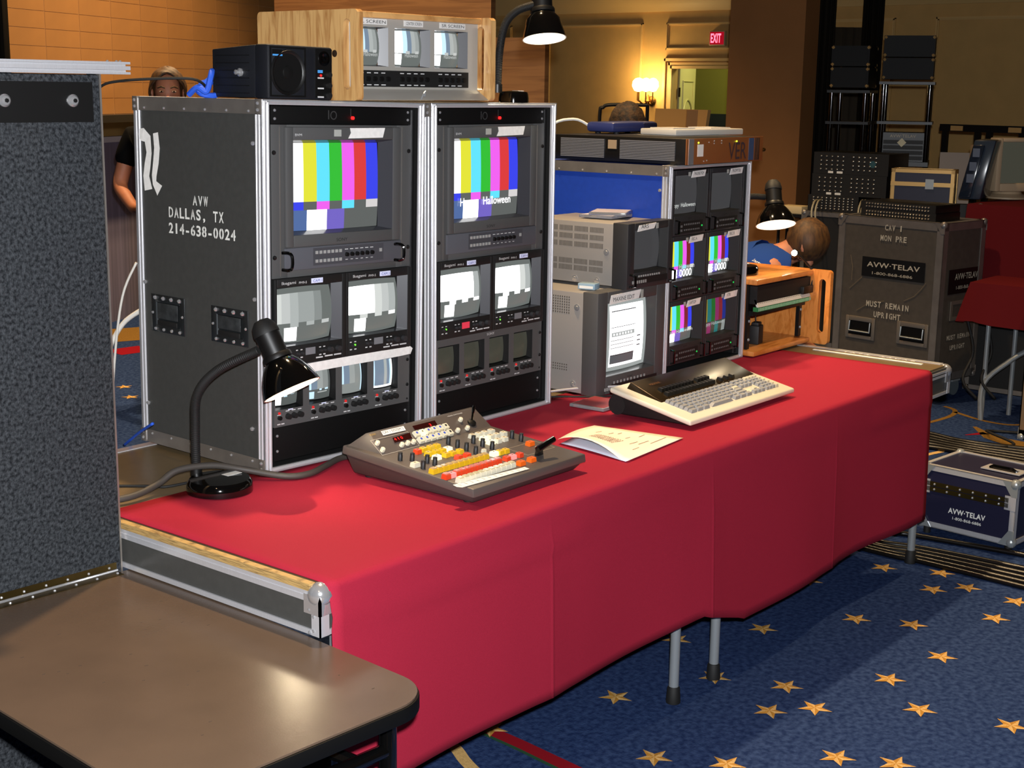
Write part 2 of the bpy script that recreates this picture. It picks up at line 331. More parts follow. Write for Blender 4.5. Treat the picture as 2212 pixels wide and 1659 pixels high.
# carpet inlay: stars, bands, scrolls
SG1 = mat('carpet_gold', 'b08038', .95, spec=.05, nz=.15, nsc=200); SG2 = mat('carpet_gold_light', 'caa468', .95, spec=.05, nz=.15, nsc=200); SRED = mat('carpet_red', '8a1420', .95, spec=.05); SGRN = mat('carpet_green', '2a4a34', .95, spec=.05)
vs = [(0, 0, .0022)]
for k in range(10):
    r = .052 if k % 2 == 0 else .0205; a = pi/2+k*pi/5; vs.append((r*cos(a), r*sin(a), .0008))
fs = [(0, 1+k, 1+(k+1) % 10) for k in range(10)]; mb = MB(); mb.add(vs, fs); mb.m = [k % 2 for k in range(10)]
star = mb.build('carpet_star', [SG1, SG2], fl, smooth=False)
SPX = [(725, 517), (945, 308), (1085, 445), (1260, 268), (1345, 478), (1285, 568), (1450, 557), (1430, 93), (1600, 232), (1700, 45), (1805, 253), (1910, 65), (1880, 125), (2005, 118), (2105, 230), (1910, 370), (1720, 452), (1832, 562), (2165, 622), (865, 737), (1130, 762), (1530, 737), (1745, 762)]
spos = [pz(900+a/1.686, 1200+b/1.686, 0) for a, b in SPX]
spos += [pz(u, v, 0) for u, v in [(268, 836), (282, 858), (2195, 1300), (1060, 1575)]]
for a in range(14):                                  # the pattern goes on outside the frame
    for b in range(10):
        p = Vector((-2.2+a*.42+.12*sin(b*3.1), -4.2+b*.40+.1*cos(a*2.3), 0))
        if all((p-q).length > .34 for q in spos) and p.x < 3.3: spos.append(p)
for i, p in enumerate(spos):
    o = star if i == 0 else star.copy()
    if i: COL.objects.link(o)
    o.location = (p.x, p.y, .001); o.rotation_euler = (0, 0, AT+radians(-90+(i*37 % 17)-8)+.35)
def ribbon(pts, wd, z, name, m):
    pts = [Vector((p.x, p.y, z)) for p in pts]; vs = []
    for i, p in enumerate(pts):
        t = (pts[min(i+1, len(pts)-1)]-pts[max(i-1, 0)]).normalized(); n = Vector((-t.y, t.x, 0)); ww = wd[i] if isinstance(wd, list) else wd
        vs += [p+n*ww/2, p-n*ww/2]
    return MB().add(vs, [(2*i, 2*i+1, 2*i+3, 2*i+2) for i in range(len(pts)-1)]).build(name, m, fl, smooth=False)
def smooth_pts(P, n=6):
    P = [Vector(p) for p in P]; out = []
    for i in range(len(P)-1):
        p0, p1, p2, p3 = P[max(i-1, 0)], P[i], P[i+1], P[min(i+2, len(P)-1)]
        for k in range(n):
            t = k/n; out.append(.5*((2*p1)+(-p0+p2)*t+(2*p0-5*p1+4*p2-p3)*t*t+(-p0+3*p1-3*p2+p3)*t**3))
    return out+[P[-1]]
ribbon([pz(1010, 1560, 0), pz(1120, 1609, 0), pz(1270, 1680, 0), pz(1400, 1745, 0)], .055, .0012, 'carpet_band', SRED)
ribbon([pz(1008, 1570, 0), pz(1115, 1618, 0), pz(1262, 1690, 0), pz(1390, 1752, 0)], .012, .0016, 'carpet_band', SGRN)
ribbon(smooth_pts([pz(950, 1585, 0), pz(985, 1618, 0), pz(1005, 1645, 0), pz(1040, 1680, 0), pz(1100, 1740, 0)]), .035, .0014, 'carpet_scroll', SG2)
SGD = mat('carpet_gold_dull', '7e5e2c', .95, spec=.05, nz=.2, nsc=150)
for pts, wd, m in [([(1960, 922), (2010, 912), (2055, 898), (2062, 886), (2040, 878)], .028, SGD), ([(2062, 890), (2120, 908), (2180, 918), (2230, 916)], .028, SGD), ([(2040, 960), (2120, 985), (2230, 1000)], [.02, .10, .16], SG1), ([(2105, 922), (2140, 945), (2190, 958), (2230, 966)], [.02, .08, .14, .18], SGD), ([(2085, 940), (2130, 936)], [.01, .05], SRED), ([(2035, 955), (2052, 960)], .08, SRED), ([(1990, 985), (2060, 970)], .03, SG2),
                   ([(255, 710), (300, 735)], .5, SGD), ([(262, 752), (300, 762)], .25, SRED)]:
    ribbon(smooth_pts([pz(u, v, 0) for u, v in pts], 4) if not isinstance(wd, list) else [pz(u, v, 0) for u, v in pts], wd, .0011, 'carpet_scroll', m)

# ================================================================== TRAY TABLES (case lids on pipe legs)
T = .7535
def tray(x0, x1, label):
    t = thing('tray_table', label, 'table', (x0, 0, 0)); L = x1-x0; D = 1.2; zb, zt = .645, T-.004
    MB().box(.012, L-.012, .012, D-.012, zt-.014, zt).build('deck', LAM, t)
    for nm, (a, b, c, d) in (('side_panel', (.004, L-.004, .004, .012)), ('side_panel', (.004, L-.004, D-.012, D-.004)), ('side_panel', (.004, .012, .004, D-.004)), ('side_panel', (L-.012, L-.004, .004, D-.004))):
        MB().box(a, b, c, d, zb+.004, zt-.006).build(nm, CASEGREY, t)
    # aluminium edge angles
    for a, b, c, d in ((0, L, 0, .004), (0, L, D-.004, D), (0, .004, 0, D), (L-.004, L, 0, D)):
        MB().box(a, b, c, d, zt-.036, zt-.014).box(a-.0015 if b-a < .01 and a < .1 else a, b, c, d, zt-.026, zt-.023).build('edge_angle', ALU, t)
        MB().box(a, b, c, d, zb, zb+.011).build('lower_edge', ALU, t)
    for a, b, c, d in ((0, L, D-.03, D), (L-.03, L, .03, D)): MB().box(a, b, c, d, zt-.002, zt+.0025).build('top_angle', ALU, t)
    for a, b, c, d in ((.0, .016, .03, D-.03),): MB().box(a, b, c, d, zt-.0139, zt+.001).build('plywood_edge', PLY, t)
    for cxx in (0, L):
        for cyy in (0, D):
            sx = 1 if cxx == 0 else -1; sy = 1 if cyy == 0 else -1
            hid = cyy == 0 and not (x0 == 0 and cxx == 0) and not (x0 > 0 and cxx == L); mb = MB().sph((cxx+sx*(.022 if hid else .017), cyy+sy*(.024 if hid else .017), zt-.0215), .019 if hid else .026, 16)
            mb.box(cxx-sx*.002, cxx+sx*.045, cyy-sy*.002, cyy+sy*.003, zt-.06, zt-.02).box(cxx-sx*.002, cxx+sx*.003, cyy-sy*.002, cyy+sy*.045, zt-.06, zt-.02)
            mb.build('corner_cap', CHROME, t)
            MB().box(cxx-sx*.001, cxx+sx*.024, cyy-sy*.001, cyy+sy*.002, zb, zt-.03).box(cxx-sx*.001, cxx+sx*.002, cyy-sy*.001, cyy+sy*.024, zb, zt-.03).build('corner_angle', ALU, t)
            mb = MB()
            for dz in (.052, .064, .094, .1): mb.sph((cxx+sx*.0005, cyy+sy*(.03 if dz in (.052, .1) else .018), zt-dz), .0045, 8)
            if not hid: stuff(mb.build('rivets', CHROME, t))
    for lx in (.10, L-.10):
        for ly in (.06, D-.06):
            g = MB().cyl((lx, ly, .03), (lx, ly, zb+.03), .0145).build('leg', STEEL, t)
            MB().lathe([(0, 0), (.021, 0), (.0215, .005), (.0185, .045), (.015, .05), (0, .05)], (lx, ly, 0), n=16).build('rubber_foot', RUB, g)
    return t
t1 = tray(0, 1.525, 'long flight-case tray table under the laminate table end, carrying two tall monitor racks')
t2 = tray(1.545, 3.156, 'long flight-case tray table with blue rack and oak rack box standing on it')
# latch and upside-down stencil on the far end of the second tray
mb = MB().box(1.612, 1.617, .045, .10, .655, .735).build('latch', CHROME, t2)
MB().box(1.53, 1.545, .08, .52, T-.0035, T-.0015).build('tape_strip', TAPE, t2)
stencil(t2, 'EXOTT-TAXI', PAINTW, Matrix(((0, -1, 0, 1.59), (1, 0, 0, 0), (0, 0, 1, T-.0038), (0, 0, 0, 1))), .12, 0, .30, .022)
mb = MB()
for k in range(22): mb.box(1.408+(k % 3)*.002, 1.416+(k % 2)*.006, .68+k*.022, .688+k*.022+(k*7 % 3)*.004, T-.004, T-.002)
stuff(mb.build('worn_paint_marks', PAINTW, t2))

# ------------------------------------------------------------------ red cloth
def cloth():
    X = sorted([.021+i*(2.973-.021)/90 for i in range(91)]+[c+d for c in (.739, 1.472, 2.228) for d in (-.012, -.008, -.004, -.0015, .0015, .004, .008, .012)]); prof = []
    yb = .735
    for k in range(13): prof.append(('t', yb-(yb-.012)*k/12))
    for k in range(1, 6): prof.append(('c', k/5))
    for k in range(1, 19): prof.append(('d', k/18))
    vs = []
    cre = [.739, 1.472, 2.228]
    for x in X:
        hem = .276+.006*sin(x*5) if x < 1.44 else (.276-.066*min(1, (x-1.44)/.22) if x < 1.66 else .21+.006*sin(x*6))
        xr = x
        for kind, q in prof:
            if kind == 't':
                yy = q
                if x > 2.6: yy = min(q, .735-(x-2.6)*.22)
                zz = T + .0012*sin(x*9+q*4) * (1 if q < .55 else 0)*.6 + (.0018*max(0, 1-abs((q-.25-(x-.2)*.12)/.02)) if x < 1.2 else 0)
                p = (xr, yy, min(zz, T+.002))
            elif kind == 'c':
                a = q*pi/2; p = (xr, .012-.018*sin(a), T-.018+.018*cos(a))
            else:
                z = T-.018-(T-.018-hem)*q
                rip = sum(.0014*math.exp(-((x-c)/.005)**2)+.004*math.exp(-((x-c)/.05)**2) for c in cre) * min(1, q*3)
                rip += .010*q*(sin(x*4.1+.5)+.5*sin(x*9.3+1)) + .006*math.exp(-((q-.12-.05*sin(x*3))/.03)**2)*(1 if x < .9 or x > 2.5 else .3)
                p = (xr, -.008-.012*q-rip, z)
            vs.append(p)
    n = len(prof); fs = [(i*n+j, (i+1)*n+j, (i+1)*n+j+1, i*n+j+1) for i in range(len(X)-1) for j in range(n-1)]
    o = MB().add(vs, fs).build('table_cloth', REDC, ang=180)
    m = o.modifiers.new('thickness', 'SOLIDIFY'); m.thickness = .002; m.offset = -1
    # normals must point up/out
    if o.data.polygons[5].normal.z < 0: o.data.flip_normals()
    return tag(o, 'red cloth draped over the front of the tray tables', 'tablecloth')
cloth()

# ------------------------------------------------------------------ laminate side table with hinged carpet panel
rt = thing('laminate_table', 'brown laminate fold-out table with black rounded edge and black steel legs', 'table', (.040, .64, 0), radians(-3.6))
def rrect(x0, x1, y0, y1, r, n=8, corners=(1, 1, 1, 1)):
    P = []
    for (cx_, cy_, a, k) in ((x1-r, y0+r, -pi/2, corners[0]), (x1-r, y1-r, 0, corners[1]), (x0+r, y1-r, pi/2, corners[2]), (x0+r, y0+r, pi, corners[3])):
        if k: P += [(cx_+r*cos(a+pi/2*i/n), cy_+r*sin(a+pi/2*i/n)) for i in range(n+1)]
        else: P.append((cx_+r*(1 if cx_ > (x0+x1)/2 else -1), cy_+r*(1 if cy_ > (y0+y1)/2 else -1)))
    return P
LT = .642
LAMT = mat('table_laminate', '57473a', .27, nz=.05, nsc=8, bump=.03, bsc=300, spec=.6)
MB().prism(rrect(-.60, -.006, -.985, -.012, .095, 10, (1, 0, 0, 1)), LT-.004, LT, 'z').build('table_top', LAMT, rt)
MB().prism(rrect(-.604, -.002, -.989, -.010, .099, 10, (1, 0, 0, 1)), LT-.034, LT-.0042, 'z').build('edge_band', mat('edge_band_black', '080808', .55, spec=.2), rt, bev=.003)
mb = MB()
for k in range(26):
    random.seed(k); mb.box(*(lambda a, b: (a, a+.003+.004*random.random(), b, b+.002))(-.52+.45*random.random(), -.9+.7*random.random()), LT, LT+.0004)
stuff(mb.build('scuffs', mat('scuff_dark', '3a2c22', .8), rt))
# leg frame at the near end
for lx in (-.055, -.545):
    MB().cyl((lx, -.90, 0), (lx, -.90, LT-.034), .017).build('leg', BLKG, rt)
MB().cyl((-.055, -.90, .515), (-.545, -.90, .515), .014).build('cross_bar', BLKG, rt)
MB().cyl((-.055, -.90, .20), (-.545, -.90, .20), .012).build('cross_bar', BLKG, rt)
MB().tube([(-.13, -.90, .515), (-.19, -.80, .55), (-.30, -.60, LT-.036)], .013).build('fold_brace', BLKG, rt)
MB().tube([(-.26, -.89, .515), (-.28, -.75, .56), (-.30, -.55, LT-.036)], .011).build('fold_brace', BLKG, rt)
for lx in (-.085, -.545): MB().cyl((lx, -.06, 0), (lx, -.06, LT-.034), .017).build('leg', BLKG, rt)
# carpeted upright panel
cp = thing('carpeted_case_panel', 'upright charcoal carpet-lined case panel with aluminium top rail and black strip', 'flight case', (-.003, .64, 0), radians(-2.6))
MB().box(-1.1, -.006, 0, .05, .0, 1.738).build('panel', CARPETP, cp, bev=.006)
MB().box(-.0062, -.002, .002, .05, 0, 1.74).build('side_edge', ALUD, cp)
mb = MB().box(-1.1, .062, -.012, .06, 1.739, 1.744).box(-1.1, .062, -.012, .06, 1.760, 1.765).box(-1.1, .058, .0, .05, 1.744, 1.760)
mb.box(-1.1, .062, -.0122, -.010, 1.748, 1.756).build('top_rail', ALU, cp)
mb = MB()
for x in (.008, .03, .039): mb.sph((x, -.009, 1.765), .0035, 8)
stuff(mb.build('rivets', CHROME, cp))
MB().box(-.40, -.027, -.004, 0, 1.640, 1.722).build('black_strip', BLK, cp)
for x in (-.075, -.228): 
    b = MB().lathe([(.013, 0), (.013, .003), (.009, .008), (0, .010)], (x, -.004, 1.684), (0, -1, 0)).build('bolt', CHROME, cp)
    MB().lathe([(.0045, .0085), (.0045, .0115), (0, .0118)], (x, -.004, 1.684), (0, -1, 0), 6).build('bolt_socket', BLK, b)
h = MB().box(-1.05, -.02, -.0015, -.001, LT+.001, LT+.022).box(-1.05, -.02, -.03, -.002, LT+.0002, LT+.0014).build('piano_hinge', mat('brass_hinge', '5a4a26', .35, .9), cp)
MB().cyl((-1.05, -.004, LT+.004), (-.02, -.004, LT+.004), .0032, n=8).build('hinge_pin', CHROME, h)
mb = MB()
for k in range(20): mb.sph((-.04-.052*k, -.003, LT+.013), .0032, 8).sph((-.03-.052*k, -.02, LT+.0025), .0034, 8)
stuff(mb.build('rivets', CHROME, h))
# carpeted low case under the table edge
cc = MB().box(-1.3, -.66, -1.3, -.06, 0, .5).build('carpeted_road_case', CARPETP, bev=.01); cc.location = (-.003, .64, 0); cc.rotation_euler = (0, 0, radians(-2.6))
tag(cc, 'low charcoal carpet-covered case on the floor left of the laminate table', 'case')

# ================================================================== RACK CASES
def rmat(o, yaw, roll=0): return Matrix.Translation(Vector(o)) @ Matrix.Rotation(yaw, 4, 'Z') @ Matrix.Rotation(roll, 4, 'Y')
RM1 = rmat((.45468, .67858, .76224), radians(-1.4152), .0156)
RM2 = rmat((1.06295, .67253, .7535), radians(.3094))
RM3 = rmat((2.17447, .62057, .7535), radians(1.1287))
RW = .56; PX0 = .0388; REC = .018
def rack(name, label, mw, H, D, panel, handles=False):
    t = thing(name, label, 'rack case', mw=mw); W = RW
    for a, b in ((.003, .011), (W-.011, W-.003)): MB().box(a, b, .01, D-.01, .02, H-.02).build('side_panel', panel, t)
    MB().box(.003, W-.003, .012, D-.012, H-.013, H-.004).build('top_panel', panel, t)
    MB().box(.003, W-.003, .012, D-.012, .004, .013).build('bottom_panel', BLKM, t)
    MB().box(.011, W-.011, D-.014, D-.006, .013, H-.013).build('back_panel', BLKM, t)
    # front and rear aluminium edge extrusions: uprights with two ribs, rails
    for y0, s in ((0, 1), (D, -1)):
        for x0, sx in ((0, 1), (W, -1)):
            X = lambda a, b: (x0+min(sx*a, sx*b), x0+max(sx*a, sx*b)); Y = lambda a, b: (y0+min(s*a, s*b), y0+max(s*a, s*b))
            mb = MB().box(*X(0, .020), *Y(0, .008), .004, H-.004).box(*X(0, .003), *Y(0, .028), .004, H-.004)
            mb.box(*X(.004, .009), *Y(-.003, .001), .004, H-.004).box(*X(.015, .020), *Y(-.003, .001), .004, H-.004).box(*X(-.0015, .001), *Y(.010, .014), .004, H-.004).box(*X(-.0015, .001), *Y(.022, .026), .004, H-.004)
            mb.build('edge_upright', ALU, t, bev=.0008, seg=1)
        Y = lambda a, b: (y0+min(s*a, s*b), y0+max(s*a, s*b))
        for z0, sz in ((H, -1), (0, 1)):
            Z = lambda a, b: (z0+min(sz*a, sz*b), z0+max(sz*a, sz*b))
            MB().box(0, W, *Y(0, .008), *Z(.0, .013)).box(0, W, *Y(0, .03), *Z(0, .003)).box(.01, W-.01, *Y(-.003, .001), *Z(.004, .008)).build('edge_rail', ALU, t, bev=.0008, seg=1)
    for x0, sx in ((0, -1), (W, 1)):
        for z0, z1 in ((H-.036, H-.001), (.001, .036)):
            b = MB().box(x0+min(0, sx*.0012), x0+max(0, sx*.0012), .02, D-.02, z0, z1).build('edge_band', ALUD, t)
            mb = MB()
            zz = z0+.007 if z0 > .1 else z1-.009
            for k in range(6): mb.sph((x0+sx*.0012, .05+k*(D-.1)/5, zz), .0035, 8)
            stuff(mb.build('rivets', CHROME, b))
            for yy in (.012, D-.012):
                c = MB().box(x0+min(0, sx*.004), x0+max(0, sx*.004), yy-.011, yy+.011, z0-.001, z1+.001).build('corner_bracket', ALUD, t, bev=.001)
                stuff(MB().sph((x0+sx*.0045, yy, z0+.010), .0045, 8).sph((x0+sx*.0045, yy, z0+.026), .0045, 8).build('rivets', CHROME, c))
        mb = MB()
        for yy, zz in ((.035, .82), (.035, .44), (.05, .11), (D-.035, .44), (D-.035, .11)): mb.sph((x0+sx*.001, yy, zz*H/.926), .006, 8)
        stuff(mb.build('panel_rivets', CHROME, t))
    for x in (.0112, W-.0132): MB().box(x, x+.002, .009, D-.016, .014, H-.014).build('inner_liner', BLKM, t)
    for x in (.022, W-.045): MB().box(x, x+.023, REC+.001, REC+.03, .02, H-.02).build('rack_rail', BLK, t)
    if handles:
        for y0, y1, z0, z1 in ((.318, .462, .312, .412), (.060, .206, .316, .408)):
            hd = MB().frame(-y1, -y0, z0, z1, -y1+.02, -y0-.02, z0+.018, z1-.02, -.003, .0).build('recessed_handle', mat('handle_chrome', '6e7274', .2, .9), t, bev=.001)
            hd.matrix_local = Matrix(((0, 1, 0, 0), (-1, 0, 0, 0), (0, 0, 1, 0), (0, 0, 0, 1)))
            MB().funnel((-y1+.02, -y0-.02, z0+.018, z1-.02), (-y1+.024, -y0-.024, z0+.02, z1-.024), -.001, .0024).add([(-y1+.022, .0024, z0+.018), (-y0-.022, .0024, z0+.018), (-y0-.022, .0024, z1-.022), (-y1+.022, .0024, z1-.022)], [(0, 1, 2, 3)]).build('dish', mat('dish_steel', '4a4e50', .4, .85), hd)
            MB().box(-y1+.03, -y0-.03, -.006, -.001, z0+.018, z0+.032).build('grip', RUB, hd, bev=.002)
            MB().box(-y1+.028, -y0-.028, -.004, -.0025, z0+.036, z1-.022).build('spring_plate', mat('plate_steel', '5c6062', .45, .8, nz=.3, nsc=40), hd, bev=.001)
            mb = MB()
            for k in range(4): mb.sph((-y1+.02+k*(y1-y0-.04)/3, -.003, z1-.009), .006, 8).sph((-y1+.02+k*(y1-y0-.04)/3, -.003, z0+.008), .0048, 8)
            stuff(mb.sph((-y1+.008, -.003, (z0+z1)/2), .004, 8).sph((-y0-.008, -.003, (z0+z1)/2), .004, 8).build('rivets', CHROME, hd))
    return t
RH = .9261; RD = .523
rk1 = rack('monitor_rack', 'dark grey rack case stencilled AVW DALLAS, TX with two recessed handles and torn tape', RM1, RH, RD, CASEGREY, True)
rk2 = rack('monitor_rack', 'grey rack case close beside the stencilled one, gooseneck lamp on top', RM2, RH, RD, CASEGREY)
rk3 = rack('monitor_rack', 'blue sided rack case of six small monitors under the silver rack unit', RM3, .7238, RD+.08, CASEBLUE)
# feet that tip the first rack
for x in (.03,):
    for y in (.05, RD-.05): MB().cyl((x, y, -.0082), (x, y, .004), .014).build('foot', RUB, rk1)
# stencil and tape on the left side of rack 1
S1 = at(LSIDE, (.0024, 0, 0))
stencil(rk1, 'AVW', PAINTW, S1, -.279, .657, .066, .024)
stencil(rk1, 'DALLAS, TX', PAINTW, S1, -.381, .620, .230, .026)
stencil(rk1, '214-638-0024', PAINTW, S1, -.3825, .579, .278, .026)
def tape_strip(parent, pts, ws, m=TAPE, name='tape_strip', basis=S1, z=.0022):
    vs = []
    for i, (p, ww) in enumerate(zip(pts, ws)):
        a = Vector(pts[min(i+1, len(pts)-1)])-Vector(pts[max(i-1, 0)]); n = Vector((-a.y, a.x)).normalized()*ww/2
        vs += [basis @ Vector((p[0]+n.x, p[1]+n.y, z+.0012*(i % 2))), basis @ Vector((p[0]-n.x, p[1]-n.y, z+.0012*(i % 2)))]
    return MB().add(vs, [(2*i, 2*i+1, 2*i+3, 2*i+2) for i in range(len(pts)-1)]).build(name, m, parent, smooth=False)
def s1(u, v):   # pixel -> text plane on rack 1 side (x=0)
    Mi = RM1.inverted(); c = Mi @ CAM; d = Mi.to_3x3() @ ray(u, v); t = (-.001-c.x)/d.x; p = c+d*t; return (-p.y, p.z)
tape_strip(rk1, [s1(*q) for q in [(297, 283), (307, 290), (318, 300), (322, 330), (318, 355), (316, 380), (320, 410)]], [.012, .036, .030, .022, .026, .026, .034])
tape_strip(rk1, [s1(*q) for q in [(335, 287), (339, 320), (336, 350), (333, 380), (333, 395), (345, 412)]], [.022, .024, .024, .020, .018, .034])

def knobrow(mb, xs, z, r, L, y=0, n=10):
    for x in xs: mb.cyl((x, y, z), (x, y-L, z), r, r*.85, n)
def blank_panel(mw, z, h, label, led=False):
    t = thing('blank_rack_panel', label, 'rack panel', mw=mw @ Matrix.Translation((PX0, REC, z)))
    MB().box(.001, .4816, -.003, .001, .0005, h-.0005).box(.03, .45, -.001, .12, .002, h-.002).build('panel', mat('blank_panel_black', '0a0a0a', .6, spec=.2), t, bev=.001)
    stuff(MB().sph((.012, -.003, h*.3), .004, 8).sph((.47, -.003, h*.3), .004, 8).sph((.012, -.003, h*.75), .004, 8).sph((.47, -.003, h*.75), .004, 8).build('screws', CHROME, t))
    if led:
        MB().cyl((.268, -.003, h*.38), (.268, -.008, h*.38), .004).build('led', glow('red_led', 'ff1010', 6), t)
        MB().box(.2625, .264, -.0036, -.003, h*.45, h*.9).box(.186, .189, -.0036, -.003, h*.3, h*.8).build('mark', mat('grey_mark', '343434', .6), t)
        MB().lathe([(.011, 0), (.011, .0006), (.0085, .0006), (.0085, 0)], (.204, -.0032, h*.52), (0, -1, 0), 16).build('mark', mat('grey_mark', '555555', .6), t)
    return t
def big_monitor(mw, z, label, pattern, handles, halloween=False):
    h = .378; t = thing('colour_monitor', label, 'monitor', mw=mw @ Matrix.Translation((PX0, REC, z)))
    hole = (.064, .408, .106, .340)
    MB().frame(.0005, .4821, .0005, h-.0005, .05, .43, .09, .35, -.003, .001).build('rack_mount', GREY, t, bev=.001)
    for a in (.026, .448): MB().box(a, a+.0015, -.0042, -.003, .005, h-.005).build('mount_seam', ALUD, t)
    MB().frame(.040, .436, .076, h-.006, *hole, -.012, -.001).build('bezel', GREY, t, bev=.003)
    MB().box(.038, .445, -.008, -.001, .018, .074).build('control_door', mat('control_door_grey', '53545a', .5), t, bev=.002)
    gl = (.067, .369, .114, .333)
    MB().funnel((.064, .408, .106, .340), gl, -.010, .007).build('screen_funnel', FUNNEL, t)
    s = screen(t, *gl, .009, pattern, 'black', .006, .008)
    if halloween: txt(s, 'Happy   Halloween', G['hot'], at(FRONT, (0, .0022, 0)), .104, .142, .225, .030)
    MB().box(.13, .377, -.009, -.008, .026, .070).build('control_strip', mat('control_strip_grey', '45454a', .5), t)
    mb = MB()
    for r_ in (.033, .055):
        for k in range(7): mb.box(.137+k*.0135, .145+k*.0135, -.011, -.009, r_, r_+.008)
    mb.box(.362, .370, -.011, -.009, .048, .057)
    stuff(mb.build('buttons', mat('pale_button', '9a9a98', .5), t))
    mb = MB(); knobrow(mb, [.244+.018*k for k in range(6)], .048, .006, .006, -.009); stuff(mb.build('knobs', BLK, t))
    mb = MB()
    for k in range(6): mb.box(.238+.018*k, .249+.018*k, -.0094, -.009, .0605, .0625).box(.24+.018*k, .248+.018*k, -.0094, -.009, .034, .0355)
    stuff(mb.build('silkscreen', SILK, t))
    txt(t, 'SONY', INK, at(FRONT, (0, -.0122, 0)), .205, .084, .038, .008)
    txt(t, 'BVM', SILK, at(FRONT, (0, -.0122, 0)), .068, .350, .022, .006)
    MB().box(.198, .222, -.013, -.012, .349, .366).build('tally_lens', mat('tally_grey', 'a8aaa4', .4), t)
    o = MB().prism([(.246, .344), (.368, .346), (.376, .371), (.252, .370), (.255, .358)], -.0135, -.0125, 'y').build('label_tape', TAPE, t)
    if handles:
        for x in (.030, .420): MB().tube(smooth_pts([(x, -.006, .022), (x+.008, -.022, .022), (x+.012, -.030, .030), (x+.012, -.030, .056), (x+.008, -.022, .064), (x, -.006, .064)], 4), .0042, 8).build('handle', BLKG, t)
    stuff(MB().sph((.4745, -.003, h*.82), .006, 8).sph((.4745, -.003, h*.14), .006, 8).sph((.008, -.003, h*.82), .006, 8).sph((.008, -.003, h*.14), .006, 8).build('screws', BLK, t))
    return t
def mono_monitor(mw, x, z, label, pattern, base, tag_txt, red=False):
    h = .2215; W = .2410; t = thing('preview_monitor', label, 'monitor', mw=mw @ Matrix.Translation((PX0+x, REC, z)))
    hole = (.008, .226, .050, .200)
    MB().frame(.0005, W, .0005, h, *hole, -.012, .001).build('front_frame', BLKM, t, bev=.002)
    MB().box(.01, W-.01, .03, .25, .02, h-.01).build('cabinet', BLKM, t)
    gl = (.002, .206, .054, .196)
    MB().funnel(hole, gl, -.011, .010).build('screen_funnel', FUNNEL, t)
    screen(t, *gl, .013, pattern, base, .012, .05)
    txt(t, 'Ikegami', G['g1'] if False else SILK, at(FRONT, (0, -.0122, 0)), .022, .2045, .046, .010)
    txt(t, 'PM9-5', SILK, at(FRONT, (0, -.0122, 0)), .078, .2055, .026, .006)
    l = MB().box(.120, .158, -.0135, -.012, .204, .2165).build('label_tape', mat('label_pale_blue', 'dfe4ff', .6), t)
    txt(l, tag_txt, mat('blue_ink', '1a2a8c', .6), at(FRONT, (0, -.0137, 0)), .124, .2065, .030, .007)
    MB().box(.100, .132, -.0135, -.012, .022, .040).build('tally_lamp', glow('red_tally', 'e83a50', .9) if red else mat('tally_lens_grey', '77787c', .3), t)
    mb = MB()
    for xx in (.012, .028, .068, .083, .146, .160): mb.box(xx, xx+.007, -.0128, -.012, .016, .019).box(xx, xx+.006, -.0128, -.012, .036, .0385)
    mb.box(.135, .158, -.0128, -.012, .009, .0125).box(.165, .192, -.0128, -.012, .010, .0135).box(.197, .222, -.0128, -.012, .010, .0135)
    stuff(mb.build('silkscreen', SILK, t))
    mb = MB(); knobrow(mb, (.182, .210), .028, .008, .010, -.012, 12); knobrow(mb, (.02, .074, .088, .150, .163), .028, .004, .007, -.012, 8)
    stuff(mb.build('knobs', GREYD, t))
    MB().cyl((.030, -.012, .029), (.030, -.0145, .029), .0022, n=8).build('led', glow('green_led', '60ff30', 3), t)
    return t
def quad_monitor(mw, z, label, pats, lit):
    h = .1545; t = thing('quad_monitor', label, 'monitor', mw=mw @ Matrix.Translation((PX0, REC, z)))
    xs = [.004, .117, .231, .346]; sw = .092; z0, z1 = .044, .134
    # face with four holes
    mb = MB().box(.0005, .4821, -.006, .001, .0005, z0).box(.0005, .4821, -.006, .001, z1, h)
    pr = .0005
    for x in xs: mb.box(pr, x, -.006, .001, z0, z1); pr = x+sw
    mb.box(pr, .4821, -.006, .001, z0, z1).build('front_panel', GREY, t)
    MB().box(.03, .45, .03, .25, .01, h-.01).build('cabinet', BLKM, t)
    for k, x in enumerate(xs):
        b = MB().funnel((x, x+sw, z0, z1), (x+.006, x+sw-.006, z0+.006, z1-.006), -.0055, .014).build('screen_surround', BLK, t)
        screen(b, x+.007, x+sw-.007, z0+.007, z1-.007, .012, pats[k][0], pats[k][1], .006, .03)
        MB().cyl((x+.012, -.006, .024), (x+.012, -.013, .024), .0055, n=12).build('power_button', BLK, t)
        MB().cyl((x+.012, -.006, .036), (x+.012, -.009, .036), .0034, n=10).build('led', glow('red_small_led', 'e02020', 1.0), t)
        mb = MB(); knobrow(mb, [x+.040+.020*j for j in range(3)], .025, .008, .011, -.006, 12); stuff(mb.build('knobs', BLKM, t))
        mb = MB()
        for j in range(3): mb.box(x+.034+.020*j, x+.046+.020*j, -.0064, -.006, .0375, .0398)
        mb.box(x+.006, x+.018, -.0064, -.006, .0305, .032).box(x+.006, x+.016, -.0064, -.006, .006, .0088).box(x+.019, x+.029, -.0064, -.006, .006, .0088)
        stuff(mb.build('silkscreen', SILK, t))
        if lit: MB().box(x+.042, x+.058, -.0066, -.006, .0405, .0432).build('label_tape', mat('label_pale_blue', 'dfe4ff', .6), t)
    if not lit: txt(t, 'SONY', SILK, at(FRONT, (0, -.0062, 0)), .218, .1425, .034, .007)
    stuff(MB().sph((.474, -.006, .05), .005, 8).sph((.474, -.006, .12), .005, 8).sph((.474, -.006, .01), .003, 8).build('screws', BLK, t))
    return t
Z1, Z2, Z3, Z4 = .8667, .4885, .2667, .1115
